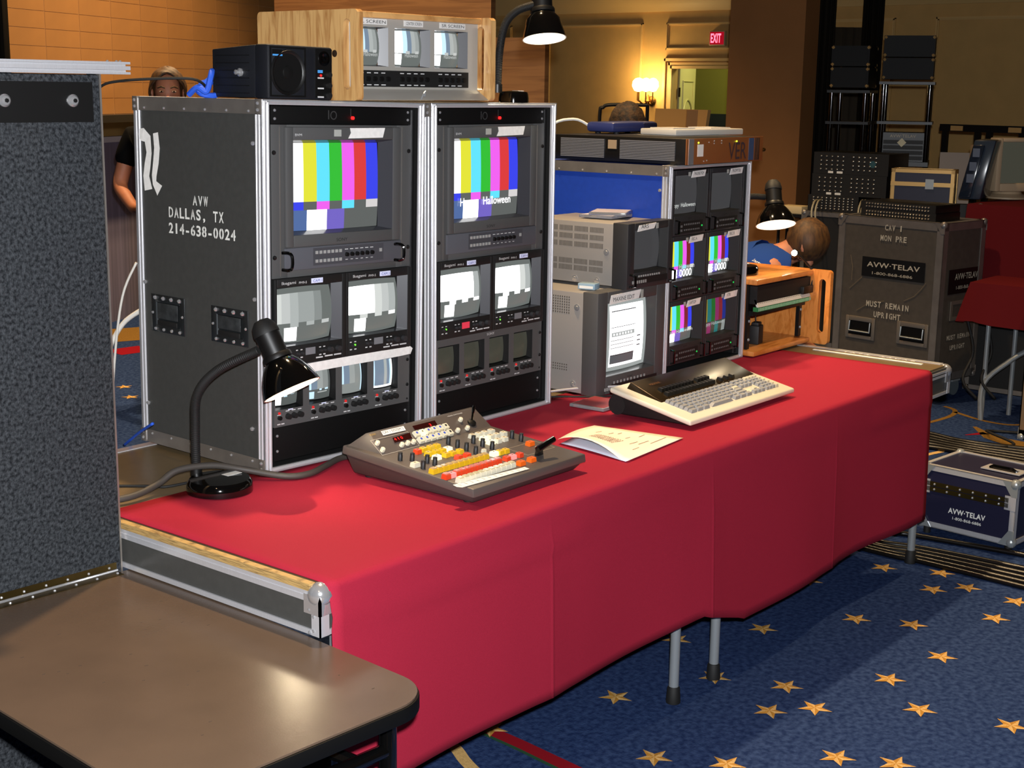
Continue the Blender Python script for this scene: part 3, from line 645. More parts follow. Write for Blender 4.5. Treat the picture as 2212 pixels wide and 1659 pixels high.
blank_panel(RM1, Z1, .0445, 'black blank rack panel with red light at the top of the stencilled rack', True)
blank_panel(RM2, Z1, .0445, 'black blank rack panel with red light at the top of the rack under the lamp', True)
blank_panel(RM1, .0225, .0885, 'wide black blank panel at the foot of the stencilled rack')
blank_panel(RM2, .0225, .0885, 'wide black blank panel at the foot of the rack under the lamp')
big_monitor(RM1, Z2, 'grey colour monitor showing colour bars without a caption, with two black front handles', bars(), True)
big_monitor(RM2, Z2, 'grey colour monitor showing colour bars with the caption Happy Halloween', bars(), False, True)
mono_monitor(RM1, 0, Z3, 'black monochrome monitor with dim grey bars beside the gooseneck lamp shade', greybars(('g1', 'g2', 'g3', 'g4', 'g4', 'g5', 'g6'), True, ('g3', 'g2')), 'g6', 'CAM 1')
mono_monitor(RM1, .2412, Z3, 'black monochrome monitor with bright grey bars, label CAM 2, right of the dim one', greybars(('hot', 'hot', 'hot', 'white', 'g1', 'g2', 'g3'), True, ('g1', 'white')), 'g6', 'CAM 2')
mono_monitor(RM2, 0, Z3, 'black monochrome monitor with overexposed bars and a red tally lamp', greybars(('hot', 'hot', 'hot', 'hot', 'hot', 'hot', 'g3'), True, ('hot', 'hot')), 'g6', 'CAM 3', True)
mono_monitor(RM2, .2412, Z3, 'black monochrome monitor with overexposed bars next to the red tally lamp', greybars(('hot', 'hot', 'hot', 'hot', 'white', 'g1', 'g3'), True, ('hot', 'hot')), 'g6', 'CAM 4')
qb = [(i/8+.03, (i+1)/8+.03, .35, 1, k) for i, k in enumerate(('pale', 'bluegrey', 'bluegrey', 'g4', 'g4', 'g5', 'g5'))]
q1p = ([(.05, .3, .02, .3, 'hot'), (.4, .55, .28, .36, 'pale'), (.7, .85, .34, .42, 'pale')]+qb, 'g0')
q2p = (qb+[(.05, .28, .03, .28, 'pale'), (.42, .85, .22, .26, 'g3'), (.5, .6, .3, .36, 'pale'), (.75, .9, .3, .36, 'pale')], 'g0')
q3p = (qb+[(.94, .99, .05, 1, 'pale')], 'g5')
q4p = ([(i/7, (i+1)/7, 0, 1, k) for i, k in enumerate(('pale', 'bluegrey', 'bluegrey', 'bluegrey', 'g3', 'bluegrey', 'pale'))]+[(.93, 1, 0, 1, 'white'), (0, 1, 0, .08, 'white')], 'bluegrey')
qm = quad_monitor(RM1, Z4, 'grey rack unit of four small lit monochrome screens under a white tape strip', [q1p, q2p, q3p, q4p], True)
quad_monitor(RM2, Z4, 'grey rack unit of four small dark screens with the power off', [([], 'off')]*4, False)
tape_strip(qm, [(.03, .140), (.15, .1425), (.25, .1435), (.36, .1445), (.44, .1455), (.478, .1465), (.486, .142)], [.024]*5+[.022, .018], basis=at(FRONT, (0, -.0065, 0)), z=.004)

# ---- rack 3 monitors
def small_monitor(x, z, label, pattern, base, tape, tw_, captions=(), shift=0):
    h = .2215; W = .2410; t = thing('small_colour_monitor', label, 'monitor', mw=RM3 @ Matrix.Translation((PX0+x, REC, z)))
    hole = (.012, .226, .068, .205)
    MB().frame(.0005, W, .0005, h, *hole, -.012, .001).build('bezel', GREYD, t, bev=.002)
    MB().box(.01, W-.01, .055, .3, .02, h-.01).build('cabinet', BLKM, t)
    gl = (.010, .198, .072, .201)
    MB().funnel(hole, gl, -.011, .016).build('screen_funnel', BLKM, t)
    s = screen(t, *gl, .019, pattern, base, .006, .02)
    for cs, cx_, cz_, cw_, ch_, cm in captions: txt(s, cs, G[cm], at(FRONT, (0, .0125, 0)), gl[0]+cx_*(gl[1]-gl[0]), gl[2]+cz_*(gl[3]-gl[2]), cw_, ch_)
    tx = .110+shift
    l = MB().prism([(tx, .194), (tx+.088, .197), (tx+.096, .219), (tx+.010, .216)], -.0145, -.0125, 'y').build('label_tape', TAPE, t)
    txt(l, tape, INK, at(FRONT, (0, -.0147, 0)), tx+.016, .2025, tw_, .011)
    MB().box(tx-.016, tx-.003, -.0135, -.012, .200, .214).build('tally_lens', mat('tally_grey', 'a8aaa4', .4), t)
    txt(t, 'SONY', SILK if False else INK, at(FRONT, (0, -.0122, 0)), .100, .055, .024, .005)
    MB().box(.04, .20, -.0132, -.012, .008, .048).build('control_strip', BLKM, t)
    mb = MB()
    for k in range(9): mb.box(.075+k*.012, .080+k*.012, -.0142, -.013, .034, .040).box(.075+k*.012, .080+k*.012, -.0142, -.013, .016, .021)
    for k in range(4): mb.box(.044+(k % 2)*.012, .051+(k % 2)*.012, -.0145, -.013, .014+(k//2)*.014, .022+(k//2)*.014)
    stuff(mb.build('buttons', mat('dim_button', '6a6a6a', .5), t))
    for xx in (.022, .222): MB().tube([(xx, -.008, .008), (xx, -.026, .011), (xx, -.026, .052), (xx, -.008, .055)], .004, 8).build('handle', BLKG, t)
    MB().cyl((.192, -.012, .028), (.192, -.015, .028), .003, n=8).build('led', glow('dim_green_led', '20c050', 1.2), t)
    return t
B2 = ('warmwhite', 'yellow', 'cyan', 'green', 'magenta', 'dred', 'blue')
dk = [(i/7, (i+1)/7, .33, 1, k) for i, k in enumerate(('g4', 'dyellow', 'dcyan', 'dgreen', 'dmagenta', 'dred', 'dblue'))]+[(i/7, (i+1)/7, 0, .3, k) for i, k in enumerate(('dcyan', 'off', 'dmagenta', 'off', 'dcyan', 'off', 'g5'))]
small_monitor(0, .484, 'small monitor with dark screen captioned Happy Halloween, tape label MAXINE PGM', [], 'offgrey', 'MAXINE PGM', .062, [('Happy  Halloween', .05, .14, .165, .018, 'g1')])
small_monitor(.2412, .484, 'small monitor with plain dark screen, tape label PROMPTER, in the blue rack', [], 'offgrey', 'PROMPTER', .058, shift=.02)
small_monitor(0, .2615, 'small monitor with colour bars, tape label REC A', bars(cols=B2), 'black', 'REC A', .034, [('E 0000', .3, .03, .11, .026, 'hot'), ('Halloween', .45, .24, .1, .016, 'g1')])
small_monitor(.2412, .2615, 'small monitor with colour bars, tape label REC B', bars(cols=B2), 'black', 'REC B', .034, [('E 0000', .3, .03, .11, .026, 'hot'), ('Halloween', .45, .24, .1, .016, 'g1')], shift=.02)
small_monitor(0, .0395, 'small monitor with colour bars, tape label LAPTOP', bars(cols=B2), 'black', 'LAPTOP', .044, [('Happy Halloween', .04, .2, .18, .016, 'g1')])
small_monitor(.2412, .0395, 'small monitor with dim colour bars, tape label VTR', dk, 'off', 'VTR', .026, [('Happy Halloween', .1, .2, .15, .016, 'g3')], shift=.02)

# ================================================================== ON THE TABLE AND THE RACKS
# ---- free-standing monitors beside the blue rack
def desk_monitor(name, label, x0, x1, y0, z0, h, dep, hole, gl, pat, base, tape, tapebox, big):
    t = thing(name, label, 'monitor', (x0, y0, z0)); W = x1-x0
    MB().frame(0, W, .0 if not big else .004, h, *hole, 0, .06).build('bezel', GREYD if not big else mat('bezel_grey', '4b4a4a', .5), t, bev=.003)
    MB().box(.004, W-.004, .061, dep, .006, h-.004).build('cabinet', GREYL, t, bev=.004)
    MB().funnel(hole, gl, .002, .03).build('screen_funnel', BLKM if not big else mat('funnel_dark', '232323', .35, coat=.3), t)
    screen(t, *gl, .036, pat, base, .012, .015)
    a, b, c, d = tapebox
    l = MB().prism([(a, c), (b, c+.006), (b+.012, d), (a+.01, d-.004)], -.0025, -.0005, 'y').build('label_tape', TAPE, t)
    txt(l, tape, INK, at(FRONT, (0, -.0028, 0)), a+.018, c+.009, (b-a)*(.72 if big else .45), .013)
    MB().box(b+.014, b+.028, -.001, .0, c+.004, d-.002).build('tally_lens', mat('tally_grey', 'a8aaa4', .4), t)
    txt(t, 'SONY', INK, at(FRONT, (0, -.0005, 0)), W*.45, hole[2]-.018, .03, .006)
    mb = MB()
    for k in range(10): mb.box(W*.25+k*W*.05, W*.25+k*W*.05+.006, -.002, 0, .034 if big else .036, .042)
    for k in range(7): mb.box(W*.12+k*.012, W*.12+k*.012+.007, -.002, 0, .016, .026)
    stuff(mb.build('buttons', mat('pale_button', '9a9a98', .5), t))
    MB().box(W*.22, W*.9, -.0012, 0, .014, .034).build('control_strip', BLKM, t)
    # vents on the left side
    mb = MB()
    if not big:
        for r_ in (.175, .150, .124, .068, .046):
            for blk in range(5):
                for k in range(11): mb.box(.0035, .0042, .10+blk*.062+k*.005, .1024+blk*.062+k*.005, r_, r_+.017)
    else:
        for r_ in range(7):
            for k in range(14): mb.box(.0035, .0042, .115+k*.009, .119+k*.009, .262+r_*.0085, .2665+r_*.0085)
        for r_ in range(3):
            for k in range(16): mb.box(.0035, .0042, .12+k*.009, .124+k*.009, .075+r_*.0085, .0795+r_*.0085)
    stuff(mb.build('vent_slots', mat('vent_dark', '4a4540', .8), t))
    mb = MB()
    for yy, zz in (((.085, .115), (.21, .02), (.12, .02)) if not big else ((.085, .285), (.095, .035))): mb.lathe([(.011, 0), (.011, .002), (.006, .0022), (.005, .004), (0, .0045)], (.004, yy, zz), (-1, 0, 0), 12)
    stuff(mb.build('screws', CHROME, t))
    if not big:
        for xx in (.018, W-.012): MB().tube([(xx, .0, .008), (xx, -.022, .012), (xx, -.022, .044), (xx, .0, .048)], .0042, 8).build('handle', BLKG, t)
    else:
        for xx in (.03, W-.03):
            for yy in (.04, dep-.05): MB().cyl((xx, yy, 0), (xx, yy, .007), .012).build('foot', RUB, t)
    return t
eh = .338
epat = [(.2, .93, .06, .95, 'hot'), (.22, .70, .30, .62, 'white'), (.22, .72, .10, .22, 'grey'), (.22, .72, .22, .235, 'offgrey'), (.24, .76, .86, .875, 'offgrey'), (.22, .74, .63, .64, 'offgrey'), (.24, .72, .50, .56, 'g3'), (.22, .74, .44, .447, 'offgrey'), (.22, .74, .385, .392, 'offgrey'), (.22, .74, .33, .337, 'offgrey'), (.78, .86, .44, .46, 'grey'), (.78, .86, .37, .39, 'grey'), (.78, .86, .30, .32, 'grey')]
epat += [(.27+k*.06, .30+k*.06, .515, .545, 'white') for k in range(7)]
desk_monitor('desk_monitor', 'large grey monitor with white menu page on screen, tape label MAXINE EDIT', 1.776, 2.163, .612, T, eh, .44, (.055, .335, .062, .300), (.052, .322, .068, .294), epat, 'g4', 'MAXINE EDIT', (.060, .225, .296, .330), True)
desk_monitor('desk_monitor', 'beige-grey monitor with dark screen, tape label ARS, on top of the MAXINE EDIT monitor', 1.905, 2.166, .594, T+eh, .212, .40, (.040, .235, .052, .188), (.040, .226, .056, .184), [], 'offgrey', 'ARS', (.050, .145, .184, .208), False)
# jewel cases
CLEAR = mat('clear_plastic', 'dcdce0', .08, spec=.6, trans=.75)
def jewel(loc, rz, label, n=1, sz=(.142, .125), m=CLEAR, insert='c8c4cc'):
    t = thing('jewel_case', label, 'disc case', loc, rz)
    MB().box(-sz[0]/2, sz[0]/2, -sz[1]/2, sz[1]/2, 0, .0095).build('case', m, t, bev=.001)
    MB().box(-sz[0]/2+.008, sz[0]/2-.004, -sz[1]/2+.004, sz[1]/2-.004, .0097, .0099).build('insert', mat('insert_'+insert, insert, .5), t)
zA = T+eh+.212
jewel((2.07, .80, zA), .1, 'clear disc case lying on the ARS monitor beside the blue rack, under another', 1)
jewel((2.085, .79, zA+.0099), .45, 'clear disc case lying askew on top of another on the ARS monitor', 1, insert='b8b0b8')
jewel((1.70, .545, T+.002), .05, 'clear disc case lying on the red cloth at the rear of the keyboard', 1, insert='8a3038')
jb = thing('cassette_box', 'small pale blue cassette box on the corner of the MAXINE EDIT monitor', 'box', (1.845, .70, T+eh), .2)
MB().box(-.02, .02, -.03, .03, 0, .02).build('case', mat('pale_blue_plastic', 'a8c4d8', .2, trans=.3), jb, bev=.002)
MB().box(-.021, -.02, -.024, .024, .004, .012).build('cassette_label', WHITE, jb)
# ---- rack unit on the blue rack
sv = thing('rack_processor', 'two-unit processor with louvred dark sides and mirror face, VER on front', 'rack unit', mw=RM3 @ Matrix.Translation((.045, -.042, .7240)))
MB().box(0, .50, .004, .56, .002, .087).build('chassis', mat('black_chassis', '141210', .35), sv, bev=.002)
MB().box(-.012, .515, 0, .004, .002, .087).build('front_plate', mat('face_wall_reflection', 'a8683c', .3, .45), sv, bev=.001)  # the wall's orange-brown reflection is put into the base colour
MB().box(.0, .032, -.002, 0, .002, .087).build('face_edge', CHROME, sv)
MB().box(.41, .445, -.001, 0, .006, .083).build('blue_strip', mat('dull_blue', '3a4a6a', .4), sv)
mb = MB()
for k in range(4): mb.box(.455+k*.009, .459+k*.009, -.001, 0, .006, .083)
stuff(mb.build('face_ribs', BLK, sv))
txt(sv, 'VER', mat('face_ink', '3a2a30', .6), at(FRONT, (0, -.0005, 0)), .265, .012, .125, .058)
MB().box(.058, .095, -.0015, 0, .028, .068).build('face_label', WHITE, sv)
mb = MB()
for x, z in ((.062, .074), (.32, .074)): mb.sph((x, -.001, z), .003, 8)
stuff(mb.build('power_leds', glow('lime_led', 'c8ff30', 4), sv))
mb = MB()
for x, z in ((.165, .078), (.165, .07), (.215, .078), (.215, .07), (.13, .074), (.10, .012), (.12, .014)): mb.sph((x, -.001, z), .0028, 8)
stuff(mb.build('indicators', CHROME, sv))
for y0, y1 in ((.05, .27), (.335, .52)):
    b = MB().box(-.002, .0, y0, y1, .012, .078).build('vent_panel', mat('vent_panel_dark', '2c2a2a', .4), sv)
    for k in range(12): MB().box(-.004, -.002, y0, y1, .0135+k*.0054, .0168+k*.0054).build('louvre', mat('louvre_steel', '8c8c90', .35, .4), b)
MB().box(-.0025, 0, .285, .32, .045, .075).build('rating_plate', mat('rating_plate_tan', '9a8468', .5), sv)
MB().lathe([(.007, 0), (.007, .012), (.004, .016), (0, .017)], (.515, .002, .04), (1, 0, 0)).build('rack_screw', BRZ, sv)
# grey keyboard and blue box on it
zs = T+.7240+.087
kbd = thing('flat_keyboard', 'pale grey flat keyboard lying upside down on the rack processor', 'keyboard', (2.47, .79, zs), radians(-8))
MB().box(0, .38, 0, .17, 0, .022).build('shell', mat('pale_grey_plastic', 'b9b6b0', .5), kbd, bev=.004)
MB().box(.02, .14, .03, .14, .022, .026).build('raised_foot_pad', mat('pale_grey_plastic', 'b9b6b0', .5), kbd)
MB().box(.23, .34, .03, .14, .022, .026).build('raised_foot_pad', mat('pale_grey_plastic', 'b9b6b0', .5), kbd)
bb = thing('router_box', 'dark blue plastic box on the rack processor behind the grey keyboard', 'box', (2.40, 1.01, zs), radians(2))
MB().box(0, .30, 0, .12, .006, .042).build('shell', mat('navy_plastic', '2c3464', .35), bb, bev=.012)
MB().box(.20, .302, -.002, .122, .004, .040).build('end_cap', mat('dark_navy_plastic', '171a34', .35), bb, bev=.010)
for xx in (.05, .25): 
    for yy in (.02, .10): MB().cyl((xx, yy, 0), (xx, yy, .008), .010).build('foot', RUB, bb)
o = MB().tube(smooth_pts([(2.42, 1.12, zs+.02), (2.36, 1.16, zs+.05), (2.25, 1.2, zs+.01), (2.18, 1.28, zs-.2)], 5), .005, 8).build('white_cable', WHITE)
tag(o, 'white cable hanging from the dark blue box behind the processor', 'cable')

# ---- oak box of three monitors on top of the two racks
om = thing('oak_monitor_box', 'oak box of three small monitors labelled SL, CENTER and SR SCREEN', 'monitor', mw=rmat((0, 0, 0), radians(-1.4152)))
om.location = (RM1 @ Vector((.31, -.004, 0))).xy.to_3d() + Vector((.014, 0, 1.6845))
OW, OD, OH = .53, .39, .228
def slotted(parent, x0, x1, name):
    # side board with a vertical grip slot
    outer = rrect(0, OD, 0, OH, .012, 4); slot = rrect(.026, .052, .028, OH-.024, .0125, 6)
    bm = bmesh.new()
    def loop(P, x): return [bm.verts.new((x, p[0], p[1])) for p in P]
    a0, a1 = loop(outer, x0), loop(outer, x1); b0, b1 = loop(slot, x0), loop(slot, x1)
    for A, B in ((a0, b0), (a1, b1)):
        es = [bm.edges.new((L[i], L[(i+1) % len(L)])) for L in (A, B) for i in range(len(L))]
        bmesh.ops.triangle_fill(bm, edges=es, use_beauty=True)
    for A, B in ((a0, a1), (b0, b1)):
        for i in range(len(A)): bm.faces.new((A[i], A[(i+1) % len(A)], B[(i+1) % len(A)], B[i]))
    bmesh.ops.recalc_face_normals(bm, faces=bm.faces)
    me = bpy.data.meshes.new(name); bm.to_mesh(me); bm.free(); me.materials.append(OAKV)
    ob = bpy.data.objects.new(name, me); COL.objects.link(ob); ob.parent = parent; return ob
slotted(om, 0, .020, 'side_board'); slotted(om, OW-.020, OW, 'side_board')
MB().box(.020, OW-.020, .035, OD, OH-.018, OH-.002).build('top_board', OAK, om, bev=.003)
MB().box(.020, OW-.020, .06, OD, .002, .016).build('bottom_board', OAK, om)
MB().box(.020, OW-.020, OD-.012, OD-.002, .016, OH-.018).build('back_board', OAK, om)
SILV = mat('silver_panel', 'b4b0a8', .45, .3)
MB().box(.0205, .0225, .018, .054, .02, OH-.02).build('panel_flange', SILV, om)
sx = [(.040, .160), (.186, .314), (.338, .466)]
holes = [(a, b, .088, .188) for a, b in ((.030, .158), (.182, .317), (.334, .468))]
mb = MB().box(.020, OW-.020, .05, .054, .016, .088).box(.020, OW-.020, .05, .054, .188, OH-.018)
pr = .020
for a, b, c, d in holes: mb.box(pr, a, .05, .054, .088, .188); pr = b
mb.box(pr, OW-.020, .05, .054, .088, .188).build('silver_panel', SILV, om)
cols3 = ('hot', 'hot', 'white', 'pale', 'bluegrey', 'g3', 'g4')
for (a, b, c, d), lab, (la, lb) in zip(holes, ('SL SCREEN', 'CENTER SCREEN', 'SR SCREEN'), ((.045, .152), (.216, .288), (.354, .456))):
    f = MB().funnel((a, b, c, d), (a-.006, b-.022, c+.004, d-.004), .05, .068).build('screen_surround', FUNNEL, om)
    pp = [(i/7.6, (i+1)/7.6, .36, .97, k) for i, k in enumerate(cols3)]+[(.12, .36, .04, .34, 'hot'), (.48, .6, .34, .42, 'g2'), (.78, .9, .34, .42, 'g2')]
    s = screen(f, a-.010, b-.020, c+.002, d-.002, .070, pp, 'g6', .012, .06)
    txt(s, 'Halloween', G['g2'], at(FRONT, (0, .058, 0)), a+.045, c+.026, .05, .010)
    l = MB().box(la, lb, .0485, .05, .194, .2085).build('label_tape', mat('label_white_gloss', 'd8d8d6', .4), om)
    txt(l, lab, INK, at(FRONT, (0, .0483, 0)), la+.006, .1975, lb-la-.012, .008)
MB().box(.030, .468, .046, .05, .036, .078).build('control_strip', BLKM, om)
mb = MB()
for k in range(3):
    for j in range(5): mb.cyl((.055+k*.148+j*.024, .046, .056), (.055+k*.148+j*.024, .040, .056), .0065, n=10)
stuff(mb.build('knobs', BLK, om))
mb = MB()
for k in range(3):
    for j in range(4): mb.box(.050+k*.148+j*.026, .064+k*.148+j*.026, .0455, .046, .070, .0725).box(.050+k*.148+j*.026, .066+k*.148+j*.026, .0455, .046, .0395, .042)
stuff(mb.build('silkscreen', SILK, om))
MB().hexa([(.020, .006, .002), (OW-.020, .006, .002), (OW-.020, .05, .002), (.020, .05, .002)], [(.020, .012, .006), (OW-.020, .012, .006), (OW-.020, .05, .030), (.020, .05, .030)]).build('silver_lip', SILV, om)
MB().lathe([(.009, 0), (.009, .001), (.004, .002), (0, .002)], (0, .085, .118), (-1, 0, 0)).build('plug', mat('dark_plug', '2a1a0c', .6), om)
MB().tube([(.235, .004, .004), (.237, -.004, .02), (.243, -.003, .026), (.246, .002, .012)], .0022, 6).build('wire_clip', STEEL, om)

# ---- small black loudspeaker
sp = thing('powered_speaker', 'small black powered loudspeaker standing on the stencilled rack', 'speaker', mw=RM1 @ Matrix.Translation((.018, .0, .9265)))
BLKT = mat('black_textured', '12141a', .55, bump=.2, bsc=600)
MB().box(0, .208, .0, .05, 0, .129).build('front_cabinet', BLKT, sp, bev=.006)
MB().hexa([(.003, .05, .002), (.205, .05, .002), (.195, .215, .002), (.003, .215, .002)], [(.003, .05, .128), (.205, .05, .128), (.195, .215, .118), (.003, .215, .118)]).build('rear_cabinet', BLKT, sp, bev=.003)
MB().frame(.006, .118, .006, .124, .010, .114, .010, .120, -.003, 0).build('woofer_frame', BLK, sp)
MB().lathe([(.054, 0), (.052, -.005), (.048, -.004), (.045, -.0012), (.016, -.0006), (.015, -.003), (0, -.004)], (.062, -.001, .064), (0, 1, 0)).build('woofer', mat('woofer_rubber', '0e0e0e', .45), sp)
MB().lathe([(.050, 0), (.0508, -.0012), (.0516, 0)], (.062, -.004, .064), (0, 1, 0)).build('woofer_trim', mat('dim_brass', '5a5438', .4, .6), sp)
l = MB().box(.012, .042, -.0045, -.003, .104, .117).build('badge', BLK, sp); MB().box(.012, .042, -.005, -.0045, .102, .106).build('badge_stripe', mat('bright_blue', '4a9ae0', .5), l)
MB().box(.150, .203, -.003, 0, .006, .124).build('control_panel', BLK, sp)
MB().lathe([(.018, 0), (.018, .002), (.012, .004), (.006, .001), (0, .003)], (.176, -.003, .101), (0, -1, 0)).build('tweeter', BLKG, sp)
mb = MB()
for z in (.062, .036, .012): mb.cyl((.19, -.003, z), (.19, -.012, z), .007, n=10)
stuff(mb.build('knobs', BLKM, sp))
mb = MB()
for z in (.052, .027, .006): mb.box(.156, .176, -.0036, -.003, z, z+.0035)
stuff(mb.build('silkscreen', SILK, sp))
MB().box(.156, .172, -.0038, -.003, .066, .073).build('blue_label', mat('bright_blue', '4a9ae0', .5), sp)
MB().cyl((.166, -.003, .060), (.166, -.0055, .060), .0024, n=8).build('led', glow('red_led', 'ff1010', 6), sp)
MB().lathe([(.010, 0), (.010, .004), (.006, .006), (.006, .016), (0, .018)], (.003, .105, .062), (-1, 0, 0)).build('bracket_knob', CHROME, sp)
for k in range(6): MB().box(.0015, .003, .07, .20, .012+k*.018, .0135+k*.018).build('groove_rib', BLK, sp)
# blue strap and black cable behind it
zr = 1.691
BLUEP = mat('blue_strap', '2a5ad0', .5)
for k, (pts, rr, m, nm, lb) in enumerate([
    ([(.452, .93, zr+.004), (.455, .90, zr+.022), (.47, .885, zr+.012), (.478, .878, zr+.045), (.492, .888, zr+.062), (.503, .905, zr+.045), (.478, .925, zr+.02), (.468, .90, zr+.006), (.500, .885, zr+.004), (.508, .90, zr+.035), (.485, .93, zr+.03)], .0075, BLUEP, 'blue_strap', 'curled blue strap lying on the stencilled rack behind the speaker'),
    ([(.30, 1.10, zr+.01), (.31, 1.06, zr+.03), (.36, .98, zr+.040), (.44, .90, zr+.042), (.49, .905, zr+.02)], .0035, RUB, 'black_cable', 'thin black cable looped over the top of the stencilled rack')]):
    o = MB().tube(smooth_pts(pts, 6), rr, 8).build(nm, m); tag(o, lb, 'strap' if k == 0 else 'cable')

# ---- gooseneck lamps
LINING = mat('lamp_lining_white', 'f4f0e4', .6)
def lamp(label, base, brad, neck, cap, opn, R, energy, toward=0.0):
    t = thing('gooseneck_lamp', label, 'lamp', base); B = Vector(base)
    MB().lathe([(0, 0), (brad, 0), (brad, .012), (brad*.97, .024), (brad*.9, .031), (brad*.3, .034), (0, .034)], (0, 0, 0), n=36).build('base', BLKG, t)
    MB().box(brad*.2, brad*.75, -.012, .012, .0335, .0345).build('base_label', SILK, t)
    pts = smooth_pts([Vector(p)-B for p in neck], 26); k = len(pts)
    # ridged neck
    fine = []; rr = []
    for i in range(k-1):
        for j in range(3): fine.append(pts[i].lerp(pts[i+1], j/3)); rr.append(.0105 if j == 0 else .0118)
    fine.append(pts[-1]); rr.append(.0115)
    MB().tube(fine, rr, 12).build('neck', BLKM, t)
    MB().cyl(Vector(neck[0])-B-Vector((0, 0, .004)), Vector(neck[0])-B+Vector((0, 0, .02)), .0145).build('neck_socket', BLK, t)
    c = Vector(cap)-B; o = Vector(opn)-B; ax = (o-c); L = ax.length; ax.normalize()
    MB().lathe([(0, 0), (.018, .004), (.028, .016), (.032, .034), (.032, .040)], c, ax).build('head_cap', BLKM, t)
    MB().lathe([(.030, .040), (.030, L*.50), (.034, L*.50), (.036, L*.53), (.036, L*.57), (.030, L*.575)], c, ax).build('socket', BLK, t)
    pr = [(.030, L*.56), (.037, L*.60), (.049, L*.68), (R*.84, L*.80), (R*.95, L*.92), (R, L)]
    MB().lathe(pr, c, ax, 36).build('shade', BLKG, t)
    MB().lathe([(max(r-.003, .01), h) for r, h in pr[1:]]+[(R, L)], c, ax, 36).build('shade_lining', LINING, t)
    MB().sph(c+ax*L*.74, .026, 14).build('bulb', glow('tungsten_bulb', 'fff0cc', 26), t)
    light('lamp_light', 'SPOT', c+ax*(L*.84), energy, (1, .80, .52), .024, c+ax*(L+1), 125, .5, t)
    return t
def tof(P): return (Vector(P)-CAM).dot(FW)
def head_at(uc, vc, uo, vo, t, lean):
    """cap and opening of a lamp head from two pixels at forward distance t; lean tips the opening towards the camera"""
    return tuple(pd(uc, vc, t+lean/2)), tuple(pd(uo, vo, t-lean/2))
t_ = tof((.385, .562, 1.08)); cp_, op_ = head_at(562, 690, 631, 842, t_, .006)
e_ = Vector(cp_).lerp(Vector(op_), .30); n_ = pd(550, 764, t_+.01)
lamp('black gooseneck lamp standing on the red cloth in front of the stencilled rack', (.303, .672, T+.0025), .08,
     [(.300, .757, T+.03), (.300, .755, .90), (.302, .744, .985), (.322, .690, 1.048), tuple(n_.lerp(e_, .25))], cp_, op_, .0725, 5)
t_ = tof((1.50, .64, 1.9)); cp_, op_ = head_at(1167, -48, 1176, 84, t_, .004)
lamp('black gooseneck lamp standing on top of the rack without stencils', (1.478, .725, 1.6800), .045,
     [(1.436, .752, 1.712), (1.431, .742, 1.82), (1.436, .726, 1.90), (1.458, .70, 1.94), (1.490, .662, 1.958)], cp_, op_, .064, 5)
t_ = tof((2.93, .64, 1.3)); cp_, op_ = head_at(1669, 388, 1676, 486, t_, .026)
lamp('black gooseneck lamp standing on the orange oak rack box behind the blue rack', (2.865, .735, 1.0465), .07,
     [(2.845, .775, 1.07), (2.842, .775, 1.25), (2.848, .765, 1.31), (2.875, .715, 1.335), (2.918, .672, 1.334)], cp_, op_, .075, 5)


# ---- video switcher
sw = thing('video_switcher', 'grey video mixing desk with rows of yellow, red and ivory buttons', 'video mixer', (.597, .113, T+.002))
SWG = mat('switcher_grey', '534b47', .42, bump=.03, bsc=700); SWD = mat('switcher_dark', '3f3735', .5)
SL = (.078-.046)/.44
def zsurf(y): return .046 + SL*y
SWW, SWDp = .447, .44
MB().hexa([(.022, .022, .004), (SWW-.022, .022, .004), (SWW-.022, SWDp-.02, .004), (.022, SWDp-.02, .004)], [(.006, .006, zsurf(0)-.021), (SWW-.006, .006, zsurf(0)-.021), (SWW-.006, SWDp-.006, zsurf(.44)-.021), (.006, SWDp-.006, zsurf(.44)-.021)]).build('lower_body', SWD, sw, bev=.006)
MB().hexa([(0, 0, zsurf(0)-.022), (SWW, 0, zsurf(0)-.022), (SWW, SWDp, zsurf(.44)-.022), (0, SWDp, zsurf(.44)-.022)], [(.002, .002, zsurf(0)), (SWW-.002, .002, zsurf(0)), (SWW-.002, SWDp-.002, zsurf(.44)), (.002, SWDp-.002, zsurf(.44))]).build('top_shell', SWG, sw, bev=.004)
CY0, CZ0, CY1, CZ1 = .312, zsurf(.312), .372, .113
MB().hexa([(.026, CY0, CZ0-.004), (SWW-.004, CY0, CZ0-.004), (SWW-.004, SWDp-.006, zsurf(.434)-.004), (.010, SWDp-.006, zsurf(.434)-.004)], [(.034, CY1, CZ1), (SWW-.012, CY1, CZ1), (SWW-.012, CY1+.012, CZ1), (.030, CY1+.012, CZ1)]).build('rear_console', SWG, sw, bev=.002)
for x in (.04, SWW-.05):
    for y in (.05, .38): MB().cyl((x, y, .0), (x, y, .006), .012).build('foot', RUB, sw)
def on_plane(t, P0, n, u, v):
    """pixel to local point on plane through local P0 with normal n (thing t has only a location)"""
    P = Vector(t.location)+Vector(P0); n = Vector(n).normalized(); d = ray(u, v); k = (P-CAM).dot(n)/d.dot(n); return CAM+d*k-Vector(t.location)
NS = Vector((0, -SL, 1)); NC = Vector((0, -(CZ1-CZ0), CY1-CY0)).normalized()
def sc_(a, b, h=.004): return on_plane(sw, (0, 0, zsurf(0)+h), NS, 780+a/4.809, 900+b/4.809)
def cc_(a, b, h=.003): return on_plane(sw, (0, CY0, CZ0+h), NC, 780+a/4.809, 900+b/4.809)
RS = Matrix.Rotation(math.atan(SL), 4, 'X'); RC = Matrix.Rotation(atan2(CZ1-CZ0, CY1-CY0), 4, 'X')
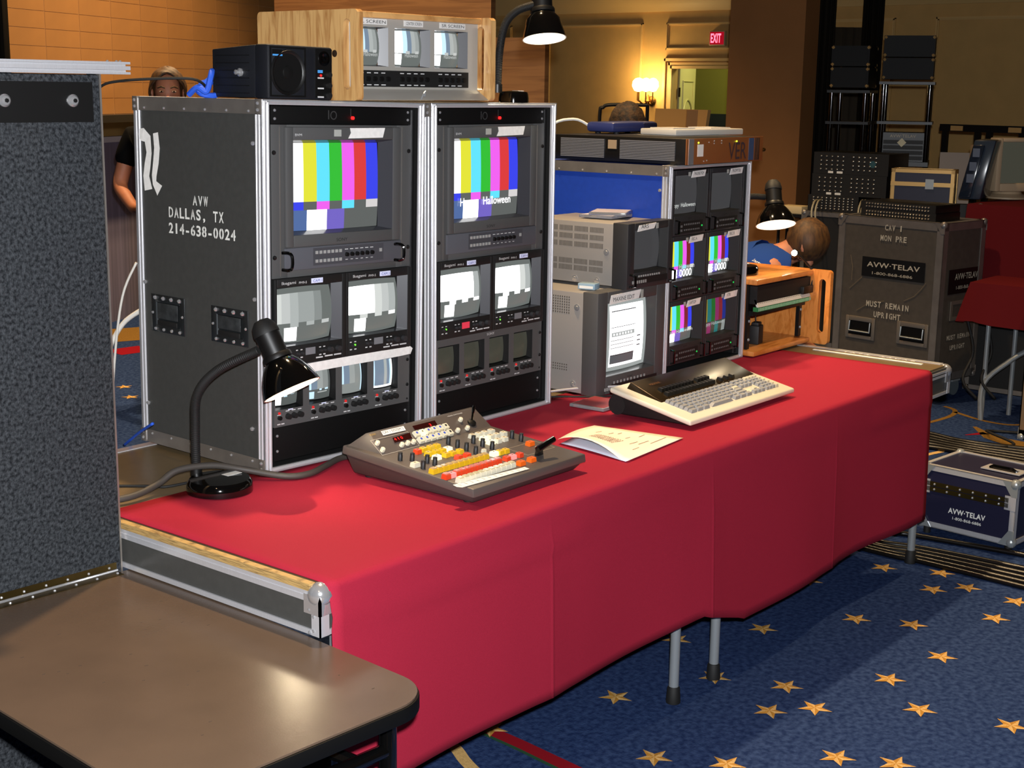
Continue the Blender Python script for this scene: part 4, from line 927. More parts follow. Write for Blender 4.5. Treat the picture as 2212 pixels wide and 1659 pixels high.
KM = {'y': mat('key_yellow', 'd8b01e', .35, coat=.3), 'r': mat('key_red', 'd8401e', .35, coat=.3), 'o': mat('key_orange', 'ee6414', .35, coat=.3), 'w': mat('key_ivory', 'd8d2bc', .4, coat=.3), 'c': mat('key_clear_cap', 'b89a60', .2, coat=.6), 'p': mat('key_red_cap', 'c8786a', .2, coat=.6), 'i': mat('key_ivory_cap', 'c0b490', .2, coat=.6),
      'L': glow('key_lit_ivory', 'fff2c0', 1.6), 'P': glow('key_lit_pink', 'ff9a94', 1.1)}
_km = {}
def key(t, p, rot, wx, wy, hz, k, cap=None, name='button'):
    kk = (round(wx, 4), round(wy, 4), round(hz, 4), k, cap)
    if kk not in _km:
        mb = MB().hexa([(-wx/2, -wy/2, -.004), (wx/2, -wy/2, -.004), (wx/2, wy/2, -.004), (-wx/2, wy/2, -.004)], [(-wx*.44, -wy*.44, hz), (wx*.44, -wy*.44, hz), (wx*.44, wy*.44, hz), (-wx*.44, wy*.44, hz)])
        if cap: mb.box(-wx*.36, wx*.36, -wy*.30, wy*.36, hz, hz+.0025, 1)
        else: mb.box(-wx*.14, wx*.14, -wy*.02, wy*.2, hz-.0003, hz+.0003, 1)
        o = mb.build(name, [KM[k], KM[cap] if cap else mat('key_window_dark', '6a5428', .5)], t, bev=0); _km[kk] = o.data
    else:
        o = bpy.data.objects.new(name, _km[kk]); COL.objects.link(o); o.parent = t
    o.matrix_local = Matrix.Translation(p) @ rot; return o
def row(a, b, n, k, cap, wy=.017):
    A, B = sc_(*a), sc_(*b); step = (B-A).length/(n-1)
    for i in range(n):
        kk, cp_ = k, cap
        if k == 'r' and i in (1,): kk, cp_ = 'P', None
        key(sw, A.lerp(B, i/(n-1)), RS, step*.97, wy, .008, kk, cp_)
row((752, 572), (1283, 420), 11, 'y', 'c'); row((885, 628), (1415, 468), 11, 'r', 'p'); row((1030, 668), (1560, 508), 11, 'w', 'i')
for k, pts in {'y': [(645, 347), (720, 328), (785, 312), (700, 392), (775, 375), (842, 358), (882, 402), (948, 386), (1025, 366), (1442, 375), (1500, 360)], 'r': [(585, 367), (1010, 427), (1100, 407), (1512, 440), (1645, 402)], 'P': [(1573, 421)], 'o': [(1660, 487), (1770, 450), (1755, 283)],
               'w': [(1155, 208), (1220, 192), (1282, 177), (1350, 158), (1405, 200), (1478, 183), (1345, 214), (1420, 255), (1487, 236), (562, 503)], 'L': [(785, 428), (900, 343), (1380, 390), (1275, 232), (1345, 270)]}.items():
    for p in pts: key(sw, sc_(*p), RS, .0215 if k in 'oL' or p == (562, 503) else .0165, .0165, .007, k)
for p in ((1275, 356), (1832, 330)): key(sw, sc_(*p), RS, .010, .010, .005, 'w')
KNB = mat('knob_black', '1c1c1e', .5)
mb = MB().lathe([(.0062, -.002), (.0062, .012), (.0056, .013), (.0056, .0195), (0, .0195)], n=14).box(-.0008, .0008, -.0056, 0, .0194, .0200)
kn = None
for p in ((405, 450), (530, 455), (685, 475), (765, 500), (643, 535), (905, 280), (1000, 315), (1093, 345), (1190, 382), (1165, 270), (1260, 303), (1360, 333), (1565, 218), (1660, 248)):
    if kn is None: kn = mb.build('rotary_knob', KNB, sw); o = kn
    else: o = kn.copy(); COL.objects.link(o)
    o.matrix_local = Matrix.Translation(sc_(*p, h=.001)) @ RS
# white tape below the ivory row
A, B = sc_(985, 722, .002), sc_(1720, 535, .002)
MB().add([A+Vector((-.004, -.006, 0)), A+Vector((.004, -.016, -.001)), B+Vector((.0, -.009, 0)), B+Vector((.002, .008, .0012)), A+Vector((0, .010, .0012))], [(0, 1, 2, 3, 4)]).build('tape_strip', TAPE, sw, smooth=False)
mb = MB()
for i in range(12): q = A.lerp(B, (i+.6)/12.2); mb.box(q.x-.0004, q.x+.0004, q.y-.006, q.y+.007, q.z+.0006, q.z+.0012)
stuff(mb.build('tape_marks', mat('pencil_grey', '8a8478', .8), sw))
# T-bar
tb = sc_(1845, 398, .001); te = sc_(1850, 330, .030); th = Vector((.052, -.006, .016))
MB().hexa([tb+Vector((-.010, -.006, 0)), tb+Vector((.012, -.006, 0)), tb+Vector((.012, .006, 0)), tb+Vector((-.010, .006, 0))], [te+Vector((-.006, -.005, 0)), te+Vector((.008, -.005, 0)), te+Vector((.008, .005, 0)), te+Vector((-.006, .005, 0))]).build('fader_arm', BLK, sw)
MB().tube([te-th*.12, te+th*.2, te+th, te+th*1.03], [.0085, .0085, .008, .005], 14).build('fader_handle', BLKG, sw)
A = sc_(1500, 330, 0); MB().frame(A.x, SWW-.02, A.y-.075, A.y-.005, A.x+.0015, SWW-.0215, A.y-.0735, A.y-.0065, -.0006, .0).xf(Matrix(((1, 0, 0, 0), (0, 0, 1, 0), (0, -1, SL, zsurf(0)), (0, 0, 0, 1)))).build('fader_outline', mat('tan_line', '8a7a68', .6), sw)
# console items
lab = [cc_(205, 152, .0015), cc_(230, 195, .0015), cc_(465, 140, .0015), cc_(440, 97, .0015)]
l = MB().add(lab, [(0, 1, 2, 3)]).build('label_tape', TAPE, sw, smooth=False)
ex_ = (lab[2]-lab[1]).normalized(); ey_ = (lab[0]-lab[1]).normalized(); nz_ = ex_.cross(ey_).normalized(); ey_ = nz_.cross(ex_)
Bm = Matrix((ex_, ey_, nz_)).transposed().to_4x4(); Bm.translation = lab[1]
txt(l, 'CAV 1 SYSTEM 2', INK, Bm, .004, .0035, (lab[2]-lab[1]).length-.008, .008, off=.0008)
RLED = glow('red_digits', 'ff2020', 2.5); DISP = mat('display_dark_red', '2a0a08', .2)
def cquad(pts, name, m, h=.0012): return MB().add([cc_(*p, h=h) for p in pts], [(0, 1, 2, 3)]).build(name, m, sw, smooth=False)
d1_ = cquad([(325, 220), (350, 272), (532, 225), (505, 165)], 'display', DISP)
P0 = cc_(350, 262, .0016); X1 = (cc_(532, 215, .0016)-P0).normalized(); Y1 = (NC.cross(X1)).normalized(); Bm = Matrix((X1, Y1, NC)).transposed().to_4x4(); Bm.translation = P0
txt(d1_, '4 1 0', RLED, Bm, .004, .003, .030, .0085, off=.0006)
d2_ = cquad([(533, 97), (560, 140), (795, 85), (765, 38)], 'display', DISP)
P0 = cc_(720, 100, .0016); Bm2 = Bm.copy(); Bm2.translation = P0; txt(d2_, '3', RLED, Bm2, 0, 0, .006, .0085, off=.0006)
K0, K1, K2 = cc_(575, 225, .003), cc_(925, 140, .003), cc_(545, 165, .003)
kx = (K1-K0); BLM = mat('blue_print', '2a4ac0', .6)
for r_ in range(2):
    for c_ in range(6):
        p = cc_(620+r_*-46+c_*60, 245-r_*62-c_*15.5, .001); lit = (r_ == 1 and c_ == 1)
        k = key(sw, p, RC, .0176, .0176, .005, 'L' if lit else 'w')
        if not lit: MB().box(-.003, .003, -.002, .004, .0056, .006).build('key_print', BLM if c_ < 5 else INK, k)
for p in ((165, 280), (220, 350), (420, 297), (480, 280), (540, 267), (1000, 148), (1100, 123), (1028, 37)):
    o = MB().lathe([(.0066, -.002), (.0062, .007), (.0045, .0085), (0, .0085)], n=6).build('round_button', KM['w'], sw); o.matrix_local = Matrix.Translation(cc_(*p, h=0)) @ RC
j = cc_(1150, 62, 0)
MB().lathe([(.013, -.002), (.012, .003), (.004, .006), (0, .006)], j, NC, 16).build('joystick_gate', BLK, sw)
MB().tube([j, j+Vector((.006, .002, .022)), j+Vector((.012, .004, .040)), j+Vector((.014, .005, .044))], [.0028, .0036, .005, .003], 10).build('joystick', BLKG, sw)
bx = [cc_(*p, h=.0006) for p in ((97, 250), (222, 402), (605, 300), (485, 158))]
MB().tube(bx+[bx[0]], .0006, 4).build('panel_outline', mat('silk_grey', 'b8b0a4', .6), sw)
P0 = cc_(95, 205, .0014); Bm3 = Bm.copy(); Bm3.translation = P0; txt(sw, 'SONY', mat('gold_print', 'a88a3a', .5), Bm3, 0, 0, .022, .006, off=.0004)
P0 = cc_(900, 5, .0014); Bm4 = Bm.copy(); Bm4.translation = P0; txt(sw, 'VIDEO SWITCHER', SILK, Bm4, 0, 0, .06, .0035, off=.0004)

# ---- control keyboard
kb = thing('control_keyboard', 'ivory keyboard with grey keys and raised black panel of function keys', 'keyboard', (1.605, .150, T+.002))
KW, KD = .63, .29
def kz(y): return .028+(.087-.028)*y/KD
KBM = mat('keyboard_ivory', 'd8d0bc', .45)
MB().hexa([(.03, .03, .006), (KW-.03, .03, .006), (KW-.03, KD-.01, .006), (.012, KD-.01, .006)], [(.012, .03, kz(.03)-.014), (KW-.03, .03, kz(.03)-.014), (KW-.03, KD, kz(KD)-.014), (.012, KD, kz(KD)-.014)]).build('lower_body', BLKM, kb, bev=.008)
MB().hexa([(0, 0, .012), (KW, 0, .012), (KW, KD, kz(KD)-.016), (0, KD, kz(KD)-.016)], [(0, 0, kz(0)), (KW, 0, kz(0)), (KW, KD, kz(KD)), (0, KD, kz(KD))]).build('top_shell', KBM, kb, bev=.006, seg=3)
MB().cyl((.012, KD-.02, .034), (KW-.03, KD-.02, .034), .030, n=20).build('rear_roll', BLKM, kb)
for x in (.06, KW-.08):
    for y in (.045, .24): MB().cyl((x, y, .0), (x, y, .01), .010).build('foot', RUB, kb)
SK = (.087-.028)/KD; NK = Vector((0, -SK, 1)); RK = Matrix.Rotation(math.atan(SK), 4, 'X')
def kk_(a, b, h=.004): return on_plane(kb, (0, 0, kz(0)+h), NK, 1300+a/5.027, 770+b/5.027)
# black raised panel
a0, a1, b0, b1 = kk_(635, 495, .001), kk_(1690, 205, .001), kk_(290, 348, .006), kk_(1462, 28, .02)
BRZP = mat('bronze_black_panel', '2e2210', .28, .5)
yf = (a0.y+a1.y)/2; ybk = KD-.03; xl, xr = a0.x, a1.x
MB().hexa([(xl, yf, kz(yf)-.002), (xr, yf, kz(yf)-.002), (xr, ybk, kz(ybk)-.002), (xl, ybk, kz(ybk)-.002)], [(xl+.004, yf+.002, kz(yf)+.003), (xr-.004, yf+.002, kz(yf)+.003), (xr-.006, ybk-.01, kz(ybk)+.020), (xl+.006, ybk-.01, kz(ybk)+.020)]).build('function_panel', BRZP, kb, bev=.002)
KM['g'] = mat('keycap_grey', '8f9092', .5); KM['h'] = mat('keycap_pale', 'c8c0aa', .5); KM['k'] = mat('keycap_black', '14120e', .4)
def kcap(p, wx, wy, m):
    kk = (round(wx, 4), round(wy, 4), m, 'cap')
    if kk not in _km:
        o = MB().hexa([(-wx/2, -wy/2, -.004), (wx/2, -wy/2, -.004), (wx/2, wy/2, -.004), (-wx/2, wy/2, -.004)], [(-wx*.36, -wy*.32, .0075), (wx*.36, -wy*.32, .0075), (wx*.36, wy*.38, .0075), (-wx*.36, wy*.38, .0075)]).build('key', KM[m], kb, smooth=False); _km[kk] = o.data
    else:
        o = bpy.data.objects.new('key', _km[kk]); COL.objects.link(o); o.parent = kb
    o.matrix_local = Matrix.Translation(p) @ RK
k0 = kk_(1000, 590, .002); y0k = max(.032, k0.y); x0k = xl+.012; x1k = kk_(1925, 320, .002).x; y1k = yf-.010
pitch = (x1k-x0k)/22.0; rp = (y1k-y0k)/5
for r_ in range(6):
    x = x0k
    y = y0k+r_*rp
    main = [(1, 'g')]*15 if r_ in (4, 5) else [(1.5, 'g')]+[(1, 'g')]*12+[(1.5, 'h')] if r_ == 3 else [(1.75, 'g')]+[(1, 'g')]*11+[(2.25, 'g')] if r_ == 2 else [(2.25, 'g')]+[(1, 'g')]*10+[(2.75, 'g')] if r_ == 1 else [(1.5, 'g'), (1.5, 'g'), (1.5, 'g'), (6, 'g'), (1.5, 'g'), (1.5, 'g'), (1.5, 'g')]
    for wk, m in main:
        kcap(Vector((x+wk*pitch/2, y, kz(y)+.002)), wk*pitch*.93, rp*.92, m); x += wk*pitch
    x = x0k+15.4*pitch
    for q in range(3):
        if not (r_ in (2,) or (r_ == 1 and q != 1)): kcap(Vector((x+(q+.5)*pitch, y, kz(y)+.002)), pitch*.93, rp*.92, 'g' if r_ != 1 else 'h')
    x = x0k+18.7*pitch
    for q in range(4):
        if x+(q+.5)*pitch < KW-.012: kcap(Vector((x+(q+.5)*pitch*.82, y, kz(y)+.002)), pitch*.76, rp*.92, 'g' if (r_ < 5 and q < 3) else 'h')
def fz(y): return kz(yf)+.003 + (y-yf)/(ybk-.01-yf)*(kz(ybk)+.017-kz(yf))
for r_ in range(2):
    for q in range(16):
        if (q == 0) or (q == 11 and r_ == 1): continue
        px_ = xl+.045+(q+r_*.15)*.0185; yy = yf+.022+r_*.024
        if px_ < xr-.06: kcap(Vector((px_, yy, fz(yy)+.001)), .0165, .019, 'k')
for q in (17.6, 19.6, 21.4):
    px_ = xl+.045+q*.0185
    if px_ < xr-.03: kcap(Vector((px_, yf+.022, fz(yf+.022)+.001)), .0165, .019, 'k')
Bk = Matrix(((1, 0, 0, 0), (0, cos(.28), -sin(.28), 0), (0, sin(.28), cos(.28), 0), (0, 0, 0, 1))); Bk.translation = Vector((xl+.055, ybk-.052, fz(ybk-.052)+.0022))
txt(kb, 'MAXINE', mat('copper_print', '8a5a2a', .4, .5), Bk, 0, 0, .055, .010, off=.001)

# ---- papers
def sheet(c4, lift, name, m, label, zoff, twist=0):
    A, B, C_, D = [Vector((x, y)) for x, y in c4]; n = 10; vs = []
    for i in range(n+1):
        for j in range(n+1):
            u = i/n; v = j/n; p = (A*(1-u)+B*u)*(1-v)+(D*(1-u)+C_*u)*v
            z = zoff+lift*max(0, 1-u*1.25)**1.5*(sin(pi*min(1, v*1.1+.05))**.7)*.9+lift*.25*max(0, sin(u*3.2))*max(0, (1-v*1.6))
            vs.append((p.x, p.y, T+.002+z))
    o = MB().add(vs, [(i*(n+1)+j, (i+1)*(n+1)+j, (i+1)*(n+1)+j+1, i*(n+1)+j+1) for i in range(n) for j in range(n)]).build(name, m, ang=180)
    md = o.modifiers.new('thickness', 'SOLIDIFY'); md.thickness = .0004; md.offset = 1
    return tag(o, label, 'paper')
sheet([(1.228, .335), (1.44, .378), (1.50, .115), (1.190, .090)], .003, 'paper_sheet', mat('paper_bluish', 'd4dcec', .8), 'bluish white paper sheet lying flat on the red cloth under another', .0006)
ps = sheet([(1.226, .345), (1.46, .388), (1.507, .112), (1.189, .085)], .034, 'paper_sheet', PAPER, 'curled cream printed paper sheet on top, between mixing desk and ivory keyboard', .0030)
PRM = mat('print_brown', '9a7048', .8); dg = bpy.context.evaluated_depsgraph_get()
mb = MB(); rnd = random.Random(3)
A, B, C_, D = Vector((1.226, .345)), Vector((1.46, .388)), Vector((1.507, .112)), Vector((1.189, .085))
def shp(u, v):
    p = (A*(1-u)+B*u)*(1-v)+(D*(1-u)+C_*u)*v; z = .0030+.034*max(0, 1-u*1.25)**1.5*(sin(pi*min(1, v*1.1+.05))**.7)*.9+.0085*max(0, sin(u*3.2))*max(0, (1-v*1.6))
    return Vector((p.x, p.y, T+.0034+z))
for r_ in range(11):
    v = .30+r_*.030
    for q in range(7):
        u = .24+q*.036; ln = .018+rnd.random()*.014
        a, b, c, d = shp(u, v), shp(u+ln, v), shp(u+ln, v+.012), shp(u, v+.012); mb.add([a, b, c, d], [(0, 1, 2, 3)])
for u, v, ln in ((.55, .22, .14), (.62, .34, .12), (.72, .40, .10), (.6, .56, .1), (.42, .72, .16), (.5, .78, .2), (.78, .62, .12), (.3, .84, .12), (.62, .85, .3)):
    a, b, c, d = shp(u, v), shp(u+ln, v), shp(u+ln, v+.008), shp(u, v+.008); mb.add([a, b, c, d], [(0, 1, 2, 3)])
o = stuff(mb.build('printed_lines', PRM, ps, smooth=False))

# ---- cables on the table
GREYC = mat('grey_cable_rubber', '3c3733', .6)
def cable(pts, r, m, label, name='cable', n=8, sub=6):
    o = MB().tube(smooth_pts(pts, sub), r, n).build(name, m, ang=180); return tag(o, label, 'cable')
cable([(-.02, .80, T+.01), (.10, .757, T+.012), (.19, .765, T+.024), (.245, .76, T+.048), (.33, .735, T+.048), (.40, .70, T+.030), (.47, .625, T+.012), (.53, .60, T+.011), (.61, .625, T+.011), (.70, .655, T+.010), (.80, .63, T+.009), (.86, .60, T+.030)], .0085, GREYC, 'thick grey cable running past the gooseneck lamp base to the mixing desk')
cable([(.10, .93, T), (.16, .90, T), (.22, .83, T), (.24, .80, T), (.30, .78, T+.003)], .0035, RUB, 'thin black lamp cord lying on the tray deck by the stencilled rack')
cable([(1.62, .84, T), (1.70, .76, T+.012), (1.78, .69, T+.022), (1.86, .595, T+.03), (1.92, .52, T+.03), (1.97, .45, T+.05)], .004, mat('pale_grey_cable', 'a8a4a4', .4), 'pale grey cable from under the MAXINE EDIT monitor to the ivory keyboard')
cable([(1.62, .80, T+.002), (1.70, .70, T+.006), (1.80, .59, T+.008), (1.90, .52, T+.02)], .003, RUB, 'thin black cable beside the pale one at the keyboard rear')

# ---- orange oak rack box with terminal strip, little lamp and plug
ob = thing('oak_rack_box', 'open-fronted orange oak rack box with grip slots and terminal strip inside', 'rack box', (2.742, .515, T+.002))
BW, BD, BH = .463, .48, .290
def slot_board(parent, x0, x1, y0, y1, h):
    outer = rrect(y0, y1, 0, h, .014, 4); slot = rrect(y0+.020, y0+.048, .045, h-.035, .0135, 6); bm = bmesh.new()
    def loop(P, x): return [bm.verts.new((x, p[0], p[1])) for p in P]
    a0, a1 = loop(outer, x0), loop(outer, x1); b0, b1 = loop(slot, x0), loop(slot, x1)
    for A_, B_ in ((a0, b0), (a1, b1)):
        es = [bm.edges.new((L[i], L[(i+1) % len(L)])) for L in (A_, B_) for i in range(len(L))]; bmesh.ops.triangle_fill(bm, edges=es, use_beauty=True)
    for A_, B_ in ((a0, a1), (b0, b1)):
        for i in range(len(A_)): bm.faces.new((A_[i], A_[(i+1) % len(A_)], B_[(i+1) % len(A_)], B_[i]))
    bmesh.ops.recalc_face_normals(bm, faces=bm.faces); me = bpy.data.meshes.new('side_board'); bm.to_mesh(me); bm.free(); me.materials.append(OAKO)
    o = bpy.data.objects.new('side_board', me); COL.objects.link(o); o.parent = parent
MB().box(0, .012, .125, BD, .022, BH-.021).build('side_board', OAKO, ob); slot_board(ob, BW-.022, BW, 0, BD, BH)
MB().box(0, BW-.022, .075, BD, BH-.021, BH-.001).build('top_board', OAKO, ob, bev=.004)
MB().box(0, BW-.022, .075, BD, .003, .022).build('bottom_board', OAKO, ob, bev=.004)
MB().box(.022, BW-.022, BD-.010, BD, .022, BH-.021).build('back_board', OAKV, ob)
for x in (.014, BW-.046): 
    r_ = MB().box(x, x+.020, .115, .13, .024, BH-.022).build('rack_rail', BLK, ob); stuff(MB().sph((x+.01, .114, .06), .006, 8).sph((x+.01, .114, .13), .006, 8).build('screws', STEEL, r_))
MB().box(.024, BW-.024, .085, .20, .195, .262).build('patch_unit', BLKM, ob)
MB().hexa([(.024, .078, .185), (BW-.03, .078, .185), (BW-.03, .086, .185), (.024, .086, .185)], [(.024, .090, .212), (BW-.03, .090, .212), (BW-.03, .098, .212), (.024, .098, .212)]).build('designation_strip', mat('strip_white', 'dcd8cc', .6), ob)
MB().box(.024, BW-.04, .079, .10, .168, .184).build('terminal_strip', mat('terminal_green', '2e7a44', .5), ob)
mb = MB()
for k in range(38): mb.box(.028+k*.0115, .033+k*.0115, .0775, .079, .170, .182)
stuff(mb.build('terminals', mat('terminal_light', '9ac8a4', .5), ob))
mb = MB()
for k in range(30): mb.box(.03+k*.014, .038+k*.014, .0825, .0832, .197, .199)
stuff(mb.build('strip_writing', mat('pencil_grey', '8a8478', .8), ob))
MB().box(.024, BW-.03, .10, .20, .150, .168).build('lower_bracket', BLK, ob)
adp = thing('power_adapter', 'black plug-in power adapter standing inside the orange oak box', 'adapter', (2.905, .675, T+.0245), .2)
MB().box(-.028, .028, -.02, .02, 0, .072).box(-.02, .02, -.015, .015, .07, .084).build('body', BLKM, adp, bev=.004)
MB().tube(smooth_pts([(-.01, 0, .08), (-.012, 0, .10), (.0, .01, .12), (.05, .05, .145)], 4), .002, 6).build('cord', BLKM, adp)
rc = MB().box(-.03, .03, -.03, .03, 0, .062).build('red_box', mat('red_card', 'c8282a', .6), bev=.002); rc.location = (2.835, .735, T+.0245); tag(rc, 'small red box inside the orange oak box beside the adapter', 'box')
ll = thing('console_light', 'small black flexible console light with glowing bulb clipped to the orange oak box', 'lamp', (3.165, .575, 1.03))
zz = Vector((3.165, .575, 1.03))
gp = [Vector((3.165, .600, .985))-zz, zat(1752, 620, (3.19, .585))-zz, zat(1757, 590, (3.20, .58))-zz, zat(1748, 575, (3.20, .58))-zz, zat(1733, 558, (3.17, .585))-zz, zat(1722, 549, (3.15, .59))-zz]
MB().tube(smooth_pts(gp, 6), .0042, 8).build('flexible_neck', BLKM, ll)
MB().box(-.06, .02, .012, .05, -.075, -.045).build('clamp', BLK, ll, bev=.003)
hp = zat(1714, 545, (3.14, .59))-zz
MB().cyl(gp[-1], hp, .012, .014).build('lamp_head', BLK, ll)
MB().sph(hp+Vector((-.004, -.006, -.002)), .0115, 12).build('bulb', glow('console_bulb', 'fff4d8', 60), ll)

# ================================================================== BACKGROUND
def xy(u, t, v=190): p = pd(u, v, t); return Vector((p.x, p.y))
def zpx(v, u, t): return pd(u, v, t).z
def wallframe(a, b):   # matrix with local x from a to b on the floor, local y away from the camera
    d = (b-a).normalized(); n = Vector((-d.y, d.x))
    if n.dot(a-CAM.xy) < 0: n = -n
    Mx = Matrix(((d.x, n.x, 0, a.x), (d.y, n.y, 0, a.y), (0, 0, 1, 0), (0, 0, 0, 1))); return Mx, (b-a).length
# tan backdrop built of thin panels
a, b = xy(27, 8.5), xy(606, 12.3); Mx, L = wallframe(a, b)
bd = thing('backdrop_screen', 'tan panelled backdrop screen with pale joints and black lower rail', 'backdrop', mw=Mx)
MB().box(0, L, .012, .05, 1.50, 3.0).build('backing', mat('backdrop_joint', 'b08a64', .8), bd)
TAN = mat('backdrop_tan', '946632', .8, nz=.08, nsc=3)
rows, cols = 14, 10; tw_, thh = L/cols, 1.49/rows; tile = MB().box(.003, tw_-.003, .0095, .012, .0015, thh-.0015).build('backdrop_tile', TAN, bd)
for r_ in range(rows):
    for c_ in range(cols):
        o = tile if (r_, c_) == (0, 0) else tile.copy()
        if o is not tile: COL.objects.link(o)
        o.location = (c_*tw_, 0, 1.51+r_*thh)
MB().box(0, L, -.02, .05, 1.455, 1.505).build('lower_rail', BLK, bd)
for x in (.1, L-.1): MB().cyl((x, .03, 0), (x, .03, 1.46), .02).build('support_post', BLK, bd)
a2 = a+(b-a).normalized()*.2; st = thing('stage_skirt', 'grey-violet stage skirt below the tan backdrop', 'stage', mw=Mx)
MB().box(0, L, .3, .34, 0, 1.30).build('skirt', mat('skirt_violet_grey', '6a6478', .8, nz=.2, nsc=4, stretch=(8, 1, .2)), st)
MB().box(0, L, .28, .34, 1.30, 1.34).build('skirt_rail', mat('rail_pale', 'a8a8b4', .5), st)
# drapes
def drape(u0, t0, u1, t1, z0, z1, m, label, folds=9, amp=.05, name='black_drape'):
    a, b = xy(u0, t0), xy(u1, t1); Mx, L = wallframe(a, b); n = folds*8; vs = []
    for i in range(n+1):
        q = i/n; y = amp*sin(q*folds*2*pi)+amp*.3*sin(q*folds*4.7*pi+1)
        vs += [(q*L, y, z0), (q*L, y*.8, z1)]
    o = MB().add(vs, [(2*i, 2*i+2, 2*i+3, 2*i+1) for i in range(n)]).build(name, m, ang=180)
    md = o.modifiers.new('thickness', 'SOLIDIFY'); md.thickness = .006; o.matrix_world = Mx
    return tag(o, label, 'drape')
BVEL = mat('black_velour', '1e1a15', .95, spec=.05)
drape(1726, 10.1, 1797, 10.1, 0, 4.66, BVEL, 'black pleated drape hanging beside the brown partition', 7, .03)
drape(1856, 12.6, 1900, 12.6, 0, 4.66, BVEL, 'narrow dark drape hanging in front of the far wall', 4, .03)
drape(-160, 8.2, 25, 8.2, 0, 4.66, BVEL, 'black drape hanging at the end of the tan backdrop', 9, .04)
drape(1797, 12.9, 1856, 12.9, 0, 2.3, mat('olive_grey_panel', '3a3226', .9), 'olive-grey low drape between the two black drapes', 3, .01, 'grey_drape')
a, b = xy(1571, 10.0), xy(1732, 9.7); Mx, L = wallframe(a, b)
pp = thing('brown_partition', 'tall plain brown partition panel hiding the side of the doorway', 'partition', mw=Mx)
BRF = mat('brown_fabric', '8a5e38', .9, nz=.05, nsc=3, spec=.1)
MB().box(0, L, 0, .25, .02, 4.66).build('panel', BRF, pp); MB().box(0, L, -.01, .26, 0, .08).build('kick_rail', BLK, pp)
# plywood flats
PLYW = wood('plywood_face', '6a4424', '8a6038', .7, (.5, .5, 6), 0, 3)
for (u0, t0, u1, t1, zt_, lb) in ((596, 10.6, 1059, 9.7, 3.2, 'tall brown plywood flat standing behind the oak monitor box'), (1040, 9.3, 1176, 9.1, zpx(82, 1120, 9.2), 'low brown plywood flat behind the lamp on the rack')):
    a, b = xy(u0, t0), xy(u1, t1); Mx, L = wallframe(a, b); t = thing('plywood_flat', lb, 'scenery flat', mw=Mx)
    MB().box(0, L, 0, .018, 0, zt_).build('board', PLYW, t)
    for x in (0, L-.06): MB().box(x, x+.06, .018, .06, 0, zt_).build('batten', PLYW, t)
# beige boards and thin frame near the sconce
a, b = xy(1392, 11.0), xy(1482, 10.6); Mx, L = wallframe(a, b); t = thing('beige_board', 'beige board leaning below the wall sconce', 'board', mw=Mx)
MB().hexa([(0, 0, 0), (L, 0, 0), (L, .03, 0), (0, .03, 0)], [(0, .12, 1.58), (L+.12, .12, 1.58), (L+.12, .15, 1.58), (0, .15, 1.58)]).build('board', mat('beige_card', 'c89a5c', .7), t)
a, b = xy(1488, 10.4), xy(1512, 10.4); Mx, L = wallframe(a, b); t = thing('beige_board', 'narrow tan board standing in front of the cream door', 'board', mw=Mx)
MB().hexa([(-.06, 0, 0), (L-.06, 0, 0), (L-.06, .03, 0), (-.06, .03, 0)], [(0, .05, 1.58), (L, .05, 1.58), (L, .08, 1.58), (0, .08, 1.58)]).build('board', mat('tan_card', 'a87844', .7), t)
a, b = xy(1297, 9.5), xy(1400, 9.5); Mx, L = wallframe(a, b); t = thing('metal_stand', 'thin black metal frame stand with a rounded corner before the cream wall', 'stand', mw=Mx)
zf = zpx(226, 1300, 9.5)
MB().tube(smooth_pts([(0, 0, 0), (0, 0, 1.0), (0, 0, zf-.08), (.02, 0, zf-.02), (.08, 0, zf), (L, 0, zf)], 5), .012, 8).build('frame', BLK, t)
MB().cyl((L, 0, 0), (L, 0, zf), .012, n=8).build('upright', BLK, t)

